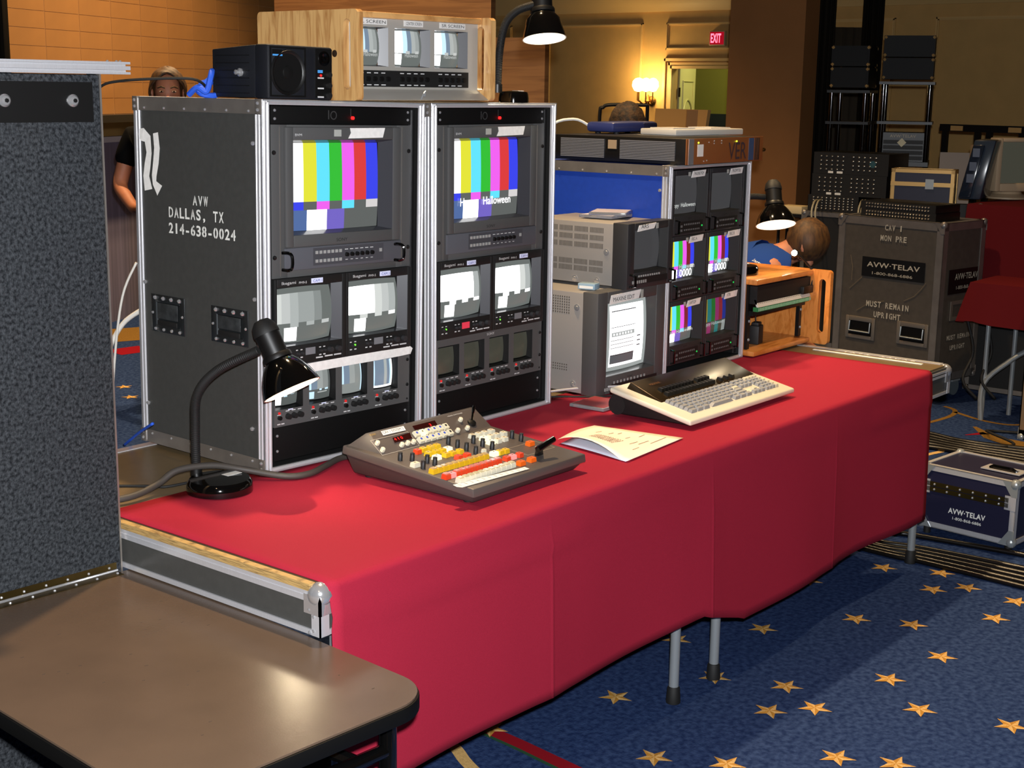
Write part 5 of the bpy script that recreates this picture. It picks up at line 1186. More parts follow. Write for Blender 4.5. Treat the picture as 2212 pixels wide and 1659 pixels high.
# ---- generic aluminium-edged case
def edged_case(name, label, mw, W, D, H, panel, ew=.032, edge=ALUD, zb=0, casters=False, handles=(), corners=True, lid=None):
    t = thing(name, label, 'flight case', mw=mw)
    MB().box(.004, W-.004, .004, D-.004, zb+.004, H-.004).build('body', panel, t)
    for x0, sx in ((0, 1), (W, -1)):
        for y0, sy in ((0, 1), (D, -1)):
            MB().box(x0, x0+sx*ew, y0, y0+sy*.004, zb, H).box(x0, x0+sx*.004, y0, y0+sy*ew, zb, H).build('edge_angle', edge, t)
    for z0, sz in ((zb, 1), (H, -1)):
        for y0, sy in ((0, 1), (D, -1)): MB().box(0, W, y0, y0+sy*.0036, z0, z0+sz*ew).box(0, W, y0, y0+sy*ew, z0, z0+sz*.0036).build('edge_angle', edge, t)
        for x0, sx in ((0, 1), (W, -1)): MB().box(x0, x0+sx*.0036, 0, D, z0, z0+sz*ew).box(x0, x0+sx*ew, 0, D, z0, z0+sz*.0036).build('edge_angle', edge, t)
        if corners:
            for x0, sx in ((0, 1), (W, -1)):
                for y0, sy in ((0, 1), (D, -1)):
                    MB().sph((x0+sx*.012, y0+sy*.012, z0+sz*.012), .022, 10).hexa([(x0-sx*.003, y0-sy*.003, z0), (x0+sx*.06, y0-sy*.003, z0), (x0+sx*.06, y0, z0), (x0-sx*.003, y0, z0)], [(x0-sx*.003, y0-sy*.003, z0+sz*.06), (x0+sx*.02, y0-sy*.003, z0+sz*.06), (x0+sx*.02, y0, z0+sz*.06), (x0-sx*.003, y0, z0+sz*.06)]).build('corner_cap', STEEL if edge is not ALUD else ALUD, t)
    for x0, x1, z0, z1 in handles:
        h = MB().frame(x0, x1, z0, z1, x0+.022, x1-.022, z0+.022, z1-.028, -.004, .003).build('recessed_handle', mat('handle_zinc', '948a7e', .4, .6), t, bev=.004)
        MB().box(x0+.022, x1-.022, -.0005, .0, z0+.022, z1-.028).build('dish', mat('dish_dark', '1c1a18', .4, .6), h)
        MB().tube([(x0+.03, -.006, z1-.03), (x0+.03, -.010, z0+.045), (x1-.03, -.010, z0+.045), (x1-.03, -.006, z1-.03)], .005, 8).build('grip', STEEL, h)
    if casters:
        for x in (.09, W-.09):
            for y in (.09, D-.09):
                MB().cyl((x-.018, y, .05), (x+.018, y, .05), .05, n=18).build('caster_wheel', mat('caster_grey', '5a646a', .5), t)
                MB().box(x-.03, x+.03, y-.04, y+.04, .085, zb+.002).build('caster_plate', STEEL, t)
    return t
# CAV 1 MON PRE case: local x runs along its front from the left, front faces the camera
pA, pB = Vector((5.845, 1.800)), Vector((5.737, 1.113)); Mx, L = wallframe(pA, pB)
def m1(u, v):
    Mi = Mx.inverted(); c = Mi @ CAM; d = Mi.to_3x3() @ ray(u, v); t = -c.y/d.y; p = c+d*t; return p.x, p.z
mc = edged_case('equipment_case', 'brown-grey road case stencilled CAV 1 MON PRE, MUST REMAIN UPRIGHT', Mx, L, .44, 1.024, CASEDK, .045, ALUD, .12, True, [(m1(a_, 700)[0], m1(b_, 700)[0], m1(a_, d_)[1], m1(a_, c_)[1]) for a_, b_, c_, d_ in ((1827, 1890, 679, 727), (1938, 2006, 692, 742))])
def fit(parent, s, m, u0, v0, u1, hp, off=.003, bold=.02):
    """string on the case front from its left-bottom pixel to the right column, hp pixels tall"""
    x0, z0 = m1(u0, v0); x1, z1 = m1(u1, v0+.09*(u1-u0))
    if bold == .02: return stencil(parent, s, m, FRONT, x0, z0, x1-x0, z0-m1(u0, v0+hp)[1], off)
    return txt(parent, s, m, FRONT, x0, z0, x1-x0, z0-m1(u0, v0+hp)[1], off=off, bold=bold)
STN = mat('faded_stencil', 'b8b0a0', .8)
fit(mc, 'CAV I', STN, 1912, 497, 1951, 12); fit(mc, 'MON PRE', STN, 1902, 519, 1960, 12); fit(mc, 'MUST REMAIN', STN, 1871, 660, 1964, 12); fit(mc, 'UPRIGHT', STN, 1887, 684, 1946, 12)
x0, z0 = m1(1861, 595); x1, z1 = m1(1863, 553); x2, _ = m1(1998, 590)
pl = MB().box(x0, x2, -.0015, .0, z0, z1).build('name_plate', BLK, mc)
fit(pl, 'AVW·TELAV', STN, 1873, 575, 1987, 11, .002, .015); fit(pl, '1-800-868-6886', STN, 1884, 592, 1971, 6, .002, .0)
for k, pts in enumerate(([(1835, 622), (1862, 598)], [(1952, 650), (1975, 640), (1990, 625), (2000, 612)], [(1850, 670), (1875, 655), (1910, 650)], [(1838, 550), (1842, 575), (1840, 605)])):
    q = [m1(*p) for p in pts]; MB().tube([(p[0], -.0005, p[1]) for p in q], .0016, 4).build('scratch', mat('scratch_tan', '7a6a54', .8), mc)
RSIDE = Matrix(((0, 0, 1, L+.002), (1, 0, 0, 0), (0, 1, 0, 0), (0, 0, 0, 1)))
MB().box(L, L+.0015, .08, .38, .62, .76).build('name_plate', BLK, mc); txt(mc, 'AVW·TELAV', STN, RSIDE, .14, .70, .24, .035, bold=.015); txt(mc, '1-800-868-6886', STN, RSIDE, .16, .645, .2, .02)
stencil(mc, 'MUST REMAIN', STN, RSIDE, .10, .36, .25, .026); stencil(mc, 'UPRIGHT', STN, RSIDE, .14, .30, .16, .026)
h = MB().frame(.12, .30, .47, .58, .14, .28, .49, .56, -.004, .002).build('recessed_handle', mat('handle_zinc', '948a7e', .4, .6), mc); h.matrix_local = Matrix(((0, -1, 0, L), (1, 0, 0, 0), (0, 0, 1, 0), (0, 0, 0, 1)))
# two slim patch panels on it
JACK = mat('jack_nickel', 'c8c0b0', .25, .9)
def patch_unit(label, mw, W, D, H, grid, blocks=1, group=None):
    t = thing('patch_panel', label, 'patch panel', mw=mw, group=group)
    MB().box(0, W, .004, D, 0, H).build('chassis', BLK, t, bev=.002); MB().box(-.004, W+.004, 0, .004, 0, H).build('face', BLKM, t)
    mb = MB(); cols_, rows_ = grid
    for blk in range(blocks):
        for c_ in range(cols_):
            for r_ in range(rows_):
                x = (.06+.88*(blk+(c_+.5)/cols_*(.86 if blocks > 1 else 1))/blocks)*W; z = H*(.12+.8*(r_+.5)/rows_)
                mb.lathe([(.0052, 0), (.0052, .006), (.003, .007), (0, .004)], (x, 0, z), (0, -1, 0), 8)
    stuff(mb.build('jacks', JACK, t)); return t
Mp = Mx @ Matrix.Translation((.13, .03, 1.0245))
patch_unit('slim black patch panel on the CAV 1 case, lower of the two', Mp, .482, .26, .044, (22, 2))
patch_unit('slim black patch panel on the CAV 1 case, upper of the two', Mp @ Matrix.Translation((-.004, .0, .0445)), .482, .26, .044, (22, 2))
# black case and patch bay stack further back
pC, pD = xy(1748, 9.0), xy(1880, 8.75); Mc, Lc = wallframe(pC, pD); zc = zpx(463, 1790, 8.9)
bc = edged_case('equipment_case', 'black road case carrying the stack of patch bays behind the CAV 1 case', Mc, .57, .36, zc, BLKM, .03, ALUD, .1, True)
def bay(label, dx, z, W, H, grid, blocks, dep=.32):
    t = patch_unit(label, Mc @ Matrix.Translation((dx, .04, z)), W, dep, H, grid, blocks); return t
h3 = .105; bay('lower open patch bay with loose leads on the black road case', .02, zc+.0005, .34, h3, (10, 5), 1)
h2 = .135; t = bay('middle black patch bay of two jack blocks, on the bay with loose leads', .04, zc+h3+.001, .50, h2, (5, 4), 2)
for tt, zb in ((t, 0),):
    MB().box(.10, .135, -.001, 0, .004, .018).build('label_tape', WHITE, tt); MB().box(.16, .20, -.001, 0, .004, .018).build('label_tape', WHITE, tt)
t = bay('top black patch bay of two jack blocks in the stack', .045, zc+h3+h2+.002, .50, h2, (5, 4), 2)
MB().box(.10, .135, -.001, 0, .004, .018).build('label_tape', WHITE, t); MB().box(.16, .20, -.001, 0, .004, .018).build('label_tape', WHITE, t)
MB().lathe([(.022, 0), (.022, .001), (0, .001)], (.40, 0, .07), (0, -1, 0)).build('round_badge', mat('teal_badge', '2a5058', .5), t)
for k, (u0, w0) in enumerate(((1757, 'pale'), (1765, 'cream'), (1858, 'cream'), (1864, 'pale'))):
    P0 = pd(u0+9, 432, 9.12); P1 = pd(u0-4, 460, 8.75); P2 = pd(u0, 500, 8.75); P3 = pd(u0+8, 520, 8.75)
    cable([P0, pd(u0+2, 436, 8.82), P1, P2, P3], .006, mat('pale_lead', 'a8a088', .5), 'pale patch lead hanging from the stacked patch bays over the black case')['group'] = 'patch leads'
o = MB().box(0, .16, 0, .12, 0, .05).build('beige_box', mat('beige_plastic', 'd8c090', .5), bev=.004); o.matrix_world = Mc @ Matrix.Translation((-.19, .05, zc-.03)); tag(o, 'small beige plastic box on a stand left of the black road case', 'box')
MB_ = thing('folding_stand', 'dark folding stand holding the small beige box', 'stand', mw=Mc @ Matrix.Translation((-.21, .03, 0)))
MB().box(0, .2, 0, .16, zc-.05, zc-.031).build('top', BLK, MB_)
for x, y in ((.02, .02), (.18, .02), (.02, .14), (.18, .14)): MB().cyl((x, y, 0), (x, y, zc-.05), .01).build('leg', BLK, MB_)
# navy case between; warm light on its aluminium edges put into their colour
a, b = xy(1938, 8.66), xy(2078, 8.50); Mg, Lg = wallframe(a, b); zg = zpx(367, 2000, 8.6)
WAL = mat('warm_lit_aluminium', 'd8b070', .35, .6)
ng = edged_case('equipment_case', 'navy case with pale horizontal bands behind the dark blue computer', Mg, Lg, .14, zg, CASENAVY, .024, WAL, .0, corners=False)
MB().box(0, Lg, -.004, 0, zg-.105, zg-.08).build('closure_band', WAL, ng); MB().box(Lg*.55, Lg*.55+.05, -.01, -.004, zg-.12, zg-.06).build('latch', STEEL, ng)
# tower stands of amplifier boxes
AMPB = mat('amplifier_black', '050505', .6, spec=.25)
def tower(label, u0, u1, t, vt, vs_, vb, label2, rack_v=None):
    a, b = xy(u0, t), xy(u1, t-.1); Mt, W = wallframe(a, b); zt_, zs_ = zpx(vt, u0, t), zpx(vs_, u0, t)
    st = thing('shelf_stand', label, 'stand', mw=Mt); D = .34
    for x in (.02, W-.02):
        for y in (.02, D-.02): MB().cyl((x, y, 0), (x, y, zs_-.02), .016).build('post', BLKG, st)
    for z in (zs_-.012, zpx(262, u0, t), .5): MB().box(-.01, W+.01, 0, D, z-.018, z).build('shelf', BLK, st)
    hb = (zt_-zs_)/2
    for k in range(2):
        c = thing('amplifier_case', label2 % ('lower', 'upper')[k] if '%s' in label2 else label2, 'amplifier case', mw=Mt @ Matrix.Translation((0, .0, zs_+k*hb+.0005)))
        MB().box(.006, W-.006, .006, D-.01, .004, hb-.004).build('body', AMPB, c); MB().box(.02, W-.02, .002, .006, hb*.25, hb*.75).build('front_grille', AMPB, c)
        for x in (.008, W-.008):
            for z in (.008, hb-.008):
                for y in (.008, D-.014): MB().sph((x+(.007 if x < W/2 else -.007), y+.007*(1 if y < .1 else -1), z+(.007 if z < hb/2 else -.007)), .014, 8).build('corner_cap', mat('warm_lit_aluminium', 'd8b070', .35, .8), c)
    return Mt, W, st
tower('tall black shelf stand beside the black pleated drape', 1790, 1876, 9.35, 98, 190, 320, '%s black amplifier case on the shelf stand by the pleated drape')
Mt, W, st_ = tower('tall black shelf stand in front of the panelled dark wall', 1902, 2016, 9.45, 76, 172, 350, '%s black amplifier case on the shelf stand by the dark panelled wall')
z0 = zpx(350, 1960, 9.45)
am = thing('rack_amplifier', 'black rack amplifier marked AVW TELAV with a pale diamond sticker', 'amplifier', mw=Mt @ Matrix.Translation((.03, .02, z0)))
MB().box(0, W-.06, .004, .28, 0, .19).build('chassis', BLK, am)
for k in range(4): MB().box(.01, W-.07, 0, .004, .01+k*.035, .036+k*.035).build('vent_bar', BLKM, am)
txt(am, 'AVW·TELAV', STN, FRONT, .05, .158, .17, .02, bold=.015)
MB().prism([(.10, .125), (.13, .155), (.16, .125), (.13, .095)], -.003, -.001, 'y').build('diamond_sticker', mat('sticker_cream', 'd8cca8', .6), am)
MB().box(-.03, W, -.02, .36, z0-.03, z0-.001).build('shelf', BLK, st_)
# pipe barrier
a, b = xy(2036, 10.3), xy(2300, 9.6); Mb, Lb = wallframe(a, b); pb = thing('pipe_barrier', 'black metal barrier frame with two beige tags before the dark wall', 'barrier', mw=Mb); zb_ = zpx(268, 2040, 10.3)
MB().box(0, Lb, 0, .03, zb_-.05, zb_).build('top_bar', BLK, pb); MB().box(0, Lb, 0, .03, .1, .14).build('bottom_bar', BLK, pb)
for x in (.02, .25, .33, .55, .64, .8): MB().box(x*Lb/.82, x*Lb/.82+.04, 0, .03, .1, zb_-.05).build('upright', BLK, pb)
for x in (.08, .48): MB().box(x*Lb/.82, x*Lb/.82+.1, -.003, 0, zb_-.045, zb_-.01).build('beige_tag', mat('beige_card', 'c89a5c', .7), pb)
for x in (.15, -.25): MB().box(x*.0+Lb*.5+x, x*.0+Lb*.5+x+.05, -.25, .25, 0, .03).build('foot_plate', BLK, pb)

# ---- red clothed tables at the right
zl = .747; c0 = pz(2096, 611, zl)
def skirted(name, label, c, dx, dy, z, drop, m, flare=.03, n=24):
    """cloth over a rectangle from c to c+(dx,dy) hanging drop below z"""
    per = [(0, 0)]
    corners_ = [(0, 0), (dx, 0), (dx, dy), (0, dy)]; P = []
    for i in range(4):
        a_, b_ = Vector(corners_[i]), Vector(corners_[(i+1) % 4])
        for k in range(n): P.append(a_.lerp(b_, k/n))
    ctr = Vector((dx/2, dy/2)); N = len(P); vs = [(c.x+p.x, c.y+p.y, z) for p in P]
    for lev in (.33, .66, 1):
        for i, p in enumerate(P):
            o_ = (p-ctr).normalized()*(.008+flare*lev*(1+.7*sin(i*1.7)+.5*sin(i*.61))); vs.append((c.x+p.x+o_.x, c.y+p.y+o_.y, z-drop*lev*(1+.06*sin(i*.5))))
    fs = [tuple(range(N))]+[(l*N+i, l*N+(i+1) % N, (l+1)*N+(i+1) % N, (l+1)*N+i) for l in range(3) for i in range(N)]
    o = MB().add(vs, fs).build(name, m, ang=60); return tag(o, label, 'tablecloth')
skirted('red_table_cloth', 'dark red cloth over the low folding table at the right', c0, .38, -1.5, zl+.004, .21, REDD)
ft = thing('folding_table', 'folding table with steel pipe legs under the low dark red cloth', 'table', (c0.x, c0.y, 0))
MB().box(.02, .36, -1.48, -.02, zl-.03, zl).build('table_top', LAM, ft)
q = pz(2118, 907, 0)-c0; q2 = pz(2118, 907, 0)
MB().tube(smooth_pts([Vector((q.x, q.y, 0)), Vector((q.x, q.y, .20)), Vector((q.x+.06, q.y-.12, .34)), Vector((q.x+.12, q.y-.24, .46)), Vector((q.x+.13, q.y-.26, .72))], 5), .014, 10).build('leg', STEEL, ft)
for x, y in ((.10, -.08), (.32, -.15), (.32, -1.3)): MB().cyl((x, y, 0), (x, y, zl-.03), .013).build('leg', STEEL, ft)
MB().cyl((.10, -.08, .62), (.10, -.5, .40), .008).build('brace', STEEL, ft)
c1 = pd(2090, 440, 8.25); zu = c1.z
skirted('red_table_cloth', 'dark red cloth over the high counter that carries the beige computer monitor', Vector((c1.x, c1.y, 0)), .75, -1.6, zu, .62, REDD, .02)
o = edged_case('equipment_case', 'black road case under the high dark red cloth', Matrix.Translation((c1.x+.03, c1.y-1.55, 0)), .69, 1.5, zu-.006, BLKM, .03, ALUD, .0)
# computer things on it
def face_cam(P, dz=0, turn=0):
    d = Vector((CAM.x-P.x, CAM.y-P.y)); return atan2(d.y, d.x)+pi/2+turn
Pm = pd(2200, 425, 8.6); ct = thing('computer_monitor', 'beige computer tube monitor on the high red counter', 'monitor', (Pm.x, Pm.y, zu+.002), face_cam(Pm, turn=radians(36)))
BEI = mat('beige_computer_plastic', 'c0a888', .5)
MB().frame(-.19, .19, .05, .37, -.155, .155, .10, .345, -.03, .06).build('bezel', BEI, ct, bev=.008)
MB().hexa([(-.185, .06, .055), (.185, .06, .055), (.11, .38, .09), (-.11, .38, .09)], [(-.185, .06, .365), (.185, .06, .365), (.11, .38, .31), (-.11, .38, .31)]).build('rear_shell', BEI, ct, bev=.01)
screen(ct, -.157, .157, .098, .347, .0, [], 'off', .01, .01)
MB().lathe([(.13, 0), (.13, .01), (.09, .03), (.08, .05), (0, .05)], (0, .12, 0)).build('swivel_base', BEI, ct)
Pt = pd(2078, 440, 8.45); pc = thing('computer_tower', 'dark blue glossy computer tower leaning on the red counter', 'computer', (Pt.x, Pt.y-.06, zu+.012), face_cam(Pt, turn=radians(-12)))
TBL = mat('blue_grey_gloss', '2c3644', .2, coat=.4)
MB().hexa([(-.085, 0, 0), (.045, 0, 0), (.045, .30, 0), (-.085, .30, 0)], [(-.02, .03, .35), (.105, .03, .35), (.105, .30, .35), (-.02, .30, .35)]).build('shell', TBL, pc, bev=.012)
MB().hexa([(-.08, -.02, .01), (-.01, -.02, .01), (-.01, .0, .01), (-.08, .0, .01)], [(-.02, .012, .32), (.045, .012, .32), (.045, .03, .32), (-.02, .03, .32)]).build('front_cover', mat('blue_grey_dark', '1a2230', .15, coat=.5), pc, bev=.006)
for z in (.10, .17, .25): MB().box(-.055+z*.15, -.015+z*.15, -.024+z*.1, .0+z*.1, z, z+.05).build('chrome_port', mat('port_silver', '98a8c0', .2, .8), pc)
Pg = pd(2062, 375, 9.3); gb = MB().box(-.10, .10, 0, .012, 0, .33).build('grey_board', mat('grey_card', '9a8c80', .7)); gb.location = (Pg.x, Pg.y, zpx(440, 2062, 9.3)); gb.rotation_euler = (0, 0, face_cam(Pg)); tag(gb, 'pale grey board standing behind the dark blue computer', 'board')
gs = thing('plain_plinth', 'dark plinth carrying the pale grey board', 'plinth', (Pg.x, Pg.y, 0), face_cam(Pg)); MB().box(-.12, .12, -.05, .2, 0, zpx(440, 2062, 9.3)-.001).build('block', BLKM, gs, bev=.004)
# case at the frame's right edge
pe = pz(2199, 948, 0); ec = edged_case('equipment_case', 'case with wide aluminium edge and ball corners below the low red table', Matrix.Translation((pe.x, pe.y-.8, 0)), .12, .8, .84, CASENAVY, .05, mat('warm_lit_aluminium2', 'b89a78', .4, .8), .0)
# ---- navy case on the floor
nc0, nc1 = pz(1985, 1150, 0), pz(2185, 1200, 0); nc0.z = nc1.z = 0; Mn, Ln = wallframe(Vector((3.435, .200)), Vector((3.395, -.200)))
nv = edged_case('storage_case', 'navy case with brass hinge strip and AVW-TELAV lettering on the floor', Mn @ Matrix.Translation((0, 0, .034)), Ln, .31, .252, CASENAVY, .022, ALU, .0)
MB().box(.03, Ln-.03, -.003, 0, .148, .166).box(.03, Ln-.03, -.003, 0, .169, .187).build('hinge_strip', mat('brass_strip', '4a3e1e', .4, .8), nv)
mb = MB()
for k in range(6): mb.sph((.065+k*.054, -.004, .157), .005, 8).sph((.065+k*.054, -.004, .178), .005, 8)
stuff(mb.build('rivets', CHROME, nv))
for x in (.0, Ln-.045): MB().box(x, x+.045, -.003, .0005, .140, .195).build('hinge_corner', ALU, nv)
txt(nv, 'AVW·TELAV', PAINTW, FRONT, .13, .075, .155, .022, off=.002, bold=.03); txt(nv, '1-800-868-6886', PAINTW, FRONT, .15, .052, .12, .012, off=.002, bold=.01)
h = MB().frame(.20, .36, .10, .18, .225, .335, .115, .165, 0, .004).xf(Matrix(((1, 0, 0, 0), (0, 0, 1, 0), (0, 1, 0, .252), (0, 0, 0, 1)))).build('top_handle', ALU, nv)
MB().box(.225, .335, .115, .165, .2515, .2525).build('handle_recess', BLK, h)
MB().tube([(.225, .13, .256), (.24, .125, .266), (.32, .125, .266), (.335, .13, .256)], .006, 8).build('grip', BLKG, h)
# it stands on the cable run: small feet
for x in (.03, Ln-.03):
    for y in (.03, .28): MB().cyl((x, y, -.034), (x, y, 0), .014).build('foot', RUB, nv)
# ---- cable runs on the floor
cl = [(1880, 1172, 2000, 1192, 2260, 1245), (1880, 1180, 2000, 1200, 2260, 1256), (1890, 1186, 2000, 1207, 2260, 1266), (1905, 1196, 2000, 1215, 2260, 1276), (1915, 1204, 2000, 1222, 2260, 1287), (1900, 1150, 1990, 1165, 2260, 1215)]
for i, (a_, b_, c_, d_, e_, f_) in enumerate(cl):
    cable([pz(1700, b_-55, 0)+Vector((0, 0, .012)), pz(a_, b_, 0)+Vector((0, 0, .012)), pz(c_, d_, 0)+Vector((0, 0, .012)), pz(e_, f_, 0)+Vector((0, 0, .012)), pz(e_+240, f_+60, 0)+Vector((0, 0, .012)), pz(e_+900, f_+260, 0)+Vector((.0, 0, .012))], .011, mat('black_cable_sheath', '0d0a07', .3), 'black floor cable in the bundle running past the navy case')['group'] = 'near floor cable bundle'
for i in range(6):
    o = cable([pz(1900, 925+i*7, 0)+Vector((0, 0, .013)), pz(2000, 940+i*6, 0)+Vector((0, 0, .013)), pz(2090, 960+i*5, 0)+Vector((0, 0, .013)), pz(2280, 985+i*7, 0)+Vector((0, 0, .013)), pz(2700, 1060+i*9, 0)+Vector((0, 0, .013))], .012, mat('black_cable_sheath', '0d0a07', .3), 'black floor cable in the bundle behind the navy case'); o['group'] = 'far floor cable bundle'
cable([pz(2212, 940, 0)+Vector((0, 0, .01)), pz(2140, 935, 0)+Vector((0, 0, .01)), pz(2135, 950, 0)+Vector((0, 0, .04)), pz(2190, 968, 0)+Vector((0, 0, .02)), pz(2140, 975, 0)+Vector((0, 0, .01)), pz(2230, 985, 0)+Vector((0, 0, .01))], .007, RUB, 'tangled thin black cable on the carpet behind the navy case')
for k, (u, v) in enumerate(((2090, 700), (2130, 690))):
    cable([pd(u, 690, 7.6), pd(u+12, 760, 7.6), pd(u-10, 820, 7.6), pd(u+20, 862, 7.6)], .008, RUB, ('black cable hanging under the low red table beside the bent steel leg', 'black cable hanging under the low red table near the straight leg')[k])
cable([(.475, 1.205, 1.25), (.448, 1.235, 1.16), (.43, 1.255, 1.0), (.42, 1.27, .8), (.41, 1.29, .4), (.45, 1.33, .007)], .0035, mat('white_cable_sheath', 'c8c4bc', .5), 'white cable hanging behind the stencilled rack')
cable([(.49, 1.21, 1.12), (.455, 1.25, 1.08), (.42, 1.275, 1.0), (.38, 1.30, .85), (.37, 1.33, .5), (.40, 1.42, .012)], .007, mat('white_cable_sheath', 'c8c4bc', .5), 'thick white cable behind the stencilled rack')
cable([pz(268, 962, T-.02), pz(300, 935, T+.05), pz(330, 915, T+.1)], .004, BLUEP, 'thin blue cable by the back foot of the stencilled rack')

# ================================================================== PEOPLE
SKIN = mat('skin', 'bc7858', .55, nz=.06, nsc=20)
def skinned(name, nodes, edges, m, parent, sub=2, ax=None):
    keys = list(nodes); idx = {k: i for i, k in enumerate(keys)}
    me = bpy.data.meshes.new(name); me.from_pydata([tuple(nodes[k][0]) for k in keys], [(idx[a], idx[b]) for a, b in edges], [])
    o = bpy.data.objects.new(name, me); COL.objects.link(o); me.materials.append(m)
    md = o.modifiers.new('skin', 'SKIN'); md.use_smooth_shade = True
    for k, sv_ in zip(keys, me.skin_vertices[0].data):
        r = nodes[k][1]; sv_.radius = r if isinstance(r, tuple) else (r, r)
    me.skin_vertices[0].data[0].use_root = True
    s = o.modifiers.new('smooth', 'SUBSURF'); s.levels = sub; s.render_levels = sub
    if parent: o.parent = parent
    return o
def chain(*k): return list(zip(k[:-1], k[1:]))
def standing(label, P, rot, h, shirt, trousers, hair, hairm, arms):
    t = thing('person', label, 'person', (P.x, P.y, 0), rot); k = h/1.8
    def V(x, y, z): return Vector((x*k, y*k, z*k))
    N = {'pel': (V(0, 0, .95), (.11*k, .08*k)), 'wst': (V(0, 0, 1.12), (.10*k, .07*k)), 'chs': (V(0, .01, 1.36), (.12*k, .08*k)), 'nkb': (V(0, .02, 1.49), .065*k), 'nkt': (V(0, .01, 1.56), .052*k), 'jaw': (V(0, -.015, 1.60), .066*k), 'hed': (V(0, 0, 1.67), (.075*k, .094*k)), 'crn': (V(0, .008, 1.745), (.066*k, .078*k)), 'top': (V(0, .01, 1.785), .04*k)}
    E = chain('pel', 'wst', 'chs', 'nkb', 'nkt', 'jaw', 'hed', 'crn', 'top')
    for s, nm in ((-1, 'L'), (1, 'R')):
        A = arms[nm]
        for q, (p, r) in zip(('sh', 'el', 'wr', 'hd'), zip([(s*.19, 0, 1.44)]+A, (.055, .042, .030, .032))): N[q+nm] = (V(*p), r*k)
        E += [('chs', 'sh'+nm)]+chain('sh'+nm, 'el'+nm, 'wr'+nm, 'hd'+nm)
        hp_ = Vector(A[2]); dr = (Vector(A[2])-Vector(A[1])).normalized()
        for f in range(4): N['f%d%s' % (f, nm)] = (V(*(hp_+dr*.07+Vector(((f-1.5)*.018, 0, -.005*abs(f-1.5))))), .009*k); E.append(('hd'+nm, 'f%d%s' % (f, nm)))
        N['th'+nm] = (V(*(hp_+dr*.03+Vector((-s*.045, -.01, 0)))), .010*k); E.append(('hd'+nm, 'th'+nm))
        for q, p, r in (('hp', (s*.09, 0, .90), .088), ('kn', (s*.10, -.01, .49), .058), ('an', (s*.10, .02, .09), .04), ('ft', (s*.11, -.13, .04), .035)): N[q+nm] = (V(*p), r*k)
        E += [('pel', 'hp'+nm)]+chain('hp'+nm, 'kn'+nm, 'an'+nm, 'ft'+nm)
    b = skinned('body', N, E, SKIN, t)
    S = {q: (N[q][0], tuple(1.45*c for c in N[q][1]) if isinstance(N[q][1], tuple) else N[q][1]*1.35) for q in ('wst', 'pel', 'chs', 'shL', 'shR')}
    for nm in 'LR': S['sl'+nm] = (N['sh'+nm][0].lerp(N['el'+nm][0], .62), .066*k)
    S['nkb'] = (V(0, .02, 1.475), .078*k)
    skinned('shirt', S, chain('wst', 'pel')+[('wst', 'chs'), ('chs', 'nkb')]+[('chs', 'shL'), ('chs', 'shR'), ('shL', 'slL'), ('shR', 'slR')], shirt, t)
    Tn = {'pel': (V(0, 0, .95), (.162*k, .122*k))}
    for nm in 'LR':
        for q in ('hp', 'kn', 'an'): Tn[q+nm] = (N[q+nm][0], (N[q+nm][1]*1.18))
    skinned('trousers', Tn, [e for nm in 'LR' for e in [('pel', 'hp'+nm)]+chain('hp'+nm, 'kn'+nm, 'an'+nm)], trousers, t)
    for nm, s in (('L', -1), ('R', 1)): MB().sph(V(s*.11, -.06, .045), .075*k, 12, (.62, 1.75, .6)).build('shoe', BLK, t)
    # face
    MB().hexa([V(-.014, -.088, 1.635), V(.014, -.088, 1.635), V(.012, -.07, 1.635), V(-.012, -.07, 1.635)], [V(-.006, -.088, 1.685), V(.006, -.088, 1.685), V(.006, -.07, 1.685), V(-.006, -.07, 1.685)]).sph(V(0, -.104, 1.642), .014*k, 10).build('nose', SKIN, b)
    for s in (-1, 1):
        e = MB().sph(V(s*.032, -.080, 1.678), .0115*k, 12, (1.2, 1, .55)).build('eye', mat('eye_white', '9a8678', .4), b); MB().sph(V(s*.032, -.0875, 1.678), .0062*k, 8, (1, 1, .9)).build('iris', mat('iris_brown', '2a1a10', .2), e)
        MB().tube([V(s*.014, -.093, 1.697), V(s*.032, -.096, 1.704), V(s*.052, -.084, 1.698)], .005*k, 6).build('eyebrow', hairm, b)
        MB().sph(V(s*.082, .01, 1.665), .03*k, 10, (.35, .7, 1)).build('ear', SKIN, b)
    MB().tube([V(-.028, -.084, 1.608), V(0, -.092, 1.606), V(.028, -.084, 1.608)], .006*k, 6).build('mouth', mat('lips', '94503e', .5), b)
    # hair shell with a hairline
    vs = []; n, mm = 24, 12; rr = random.Random(5)
    for i in range(mm+1):
        for j in range(n):
            a = 2*pi*j/n; front = max(0, -sin(a)); lim = (1.02 if hair == 'short' else .98)*pi/2*(1.28-.80*front**.9)
            th = lim*i/mm; wob = 1+(.10*rr.random()-.05 if hair == 'curly' else .03*sin(j*5+i))
            vs.append(V(.088*wob*sin(th)*cos(a), .008+.104*wob*sin(th)*sin(a), 1.685+.112*wob*cos(th)))
    MB().add(vs, [(i*n+j, (i+1)*n+j, (i+1)*n+(j+1) % n, i*n+(j+1) % n) for i in range(mm) for j in range(n)]).build('hair', hairm, t, ang=180).modifiers.new('thickness', 'SOLIDIFY').thickness = .012
    return t
HB = mat('hair_brown', '3a2410', .6, col2='5e3e1c', nsc=60, stretch=(1, 1, .2)); HD = mat('hair_dark_curly', '1e1206', .7, col2='4a3014', nsc=50, bump=1.0, bsc=90)
BLKS = mat('black_cotton', '0c0c0d', .9, spec=.1); NAVT = mat('dark_trousers', '12141c', .9)
P = pd(362, 185, 7.5)
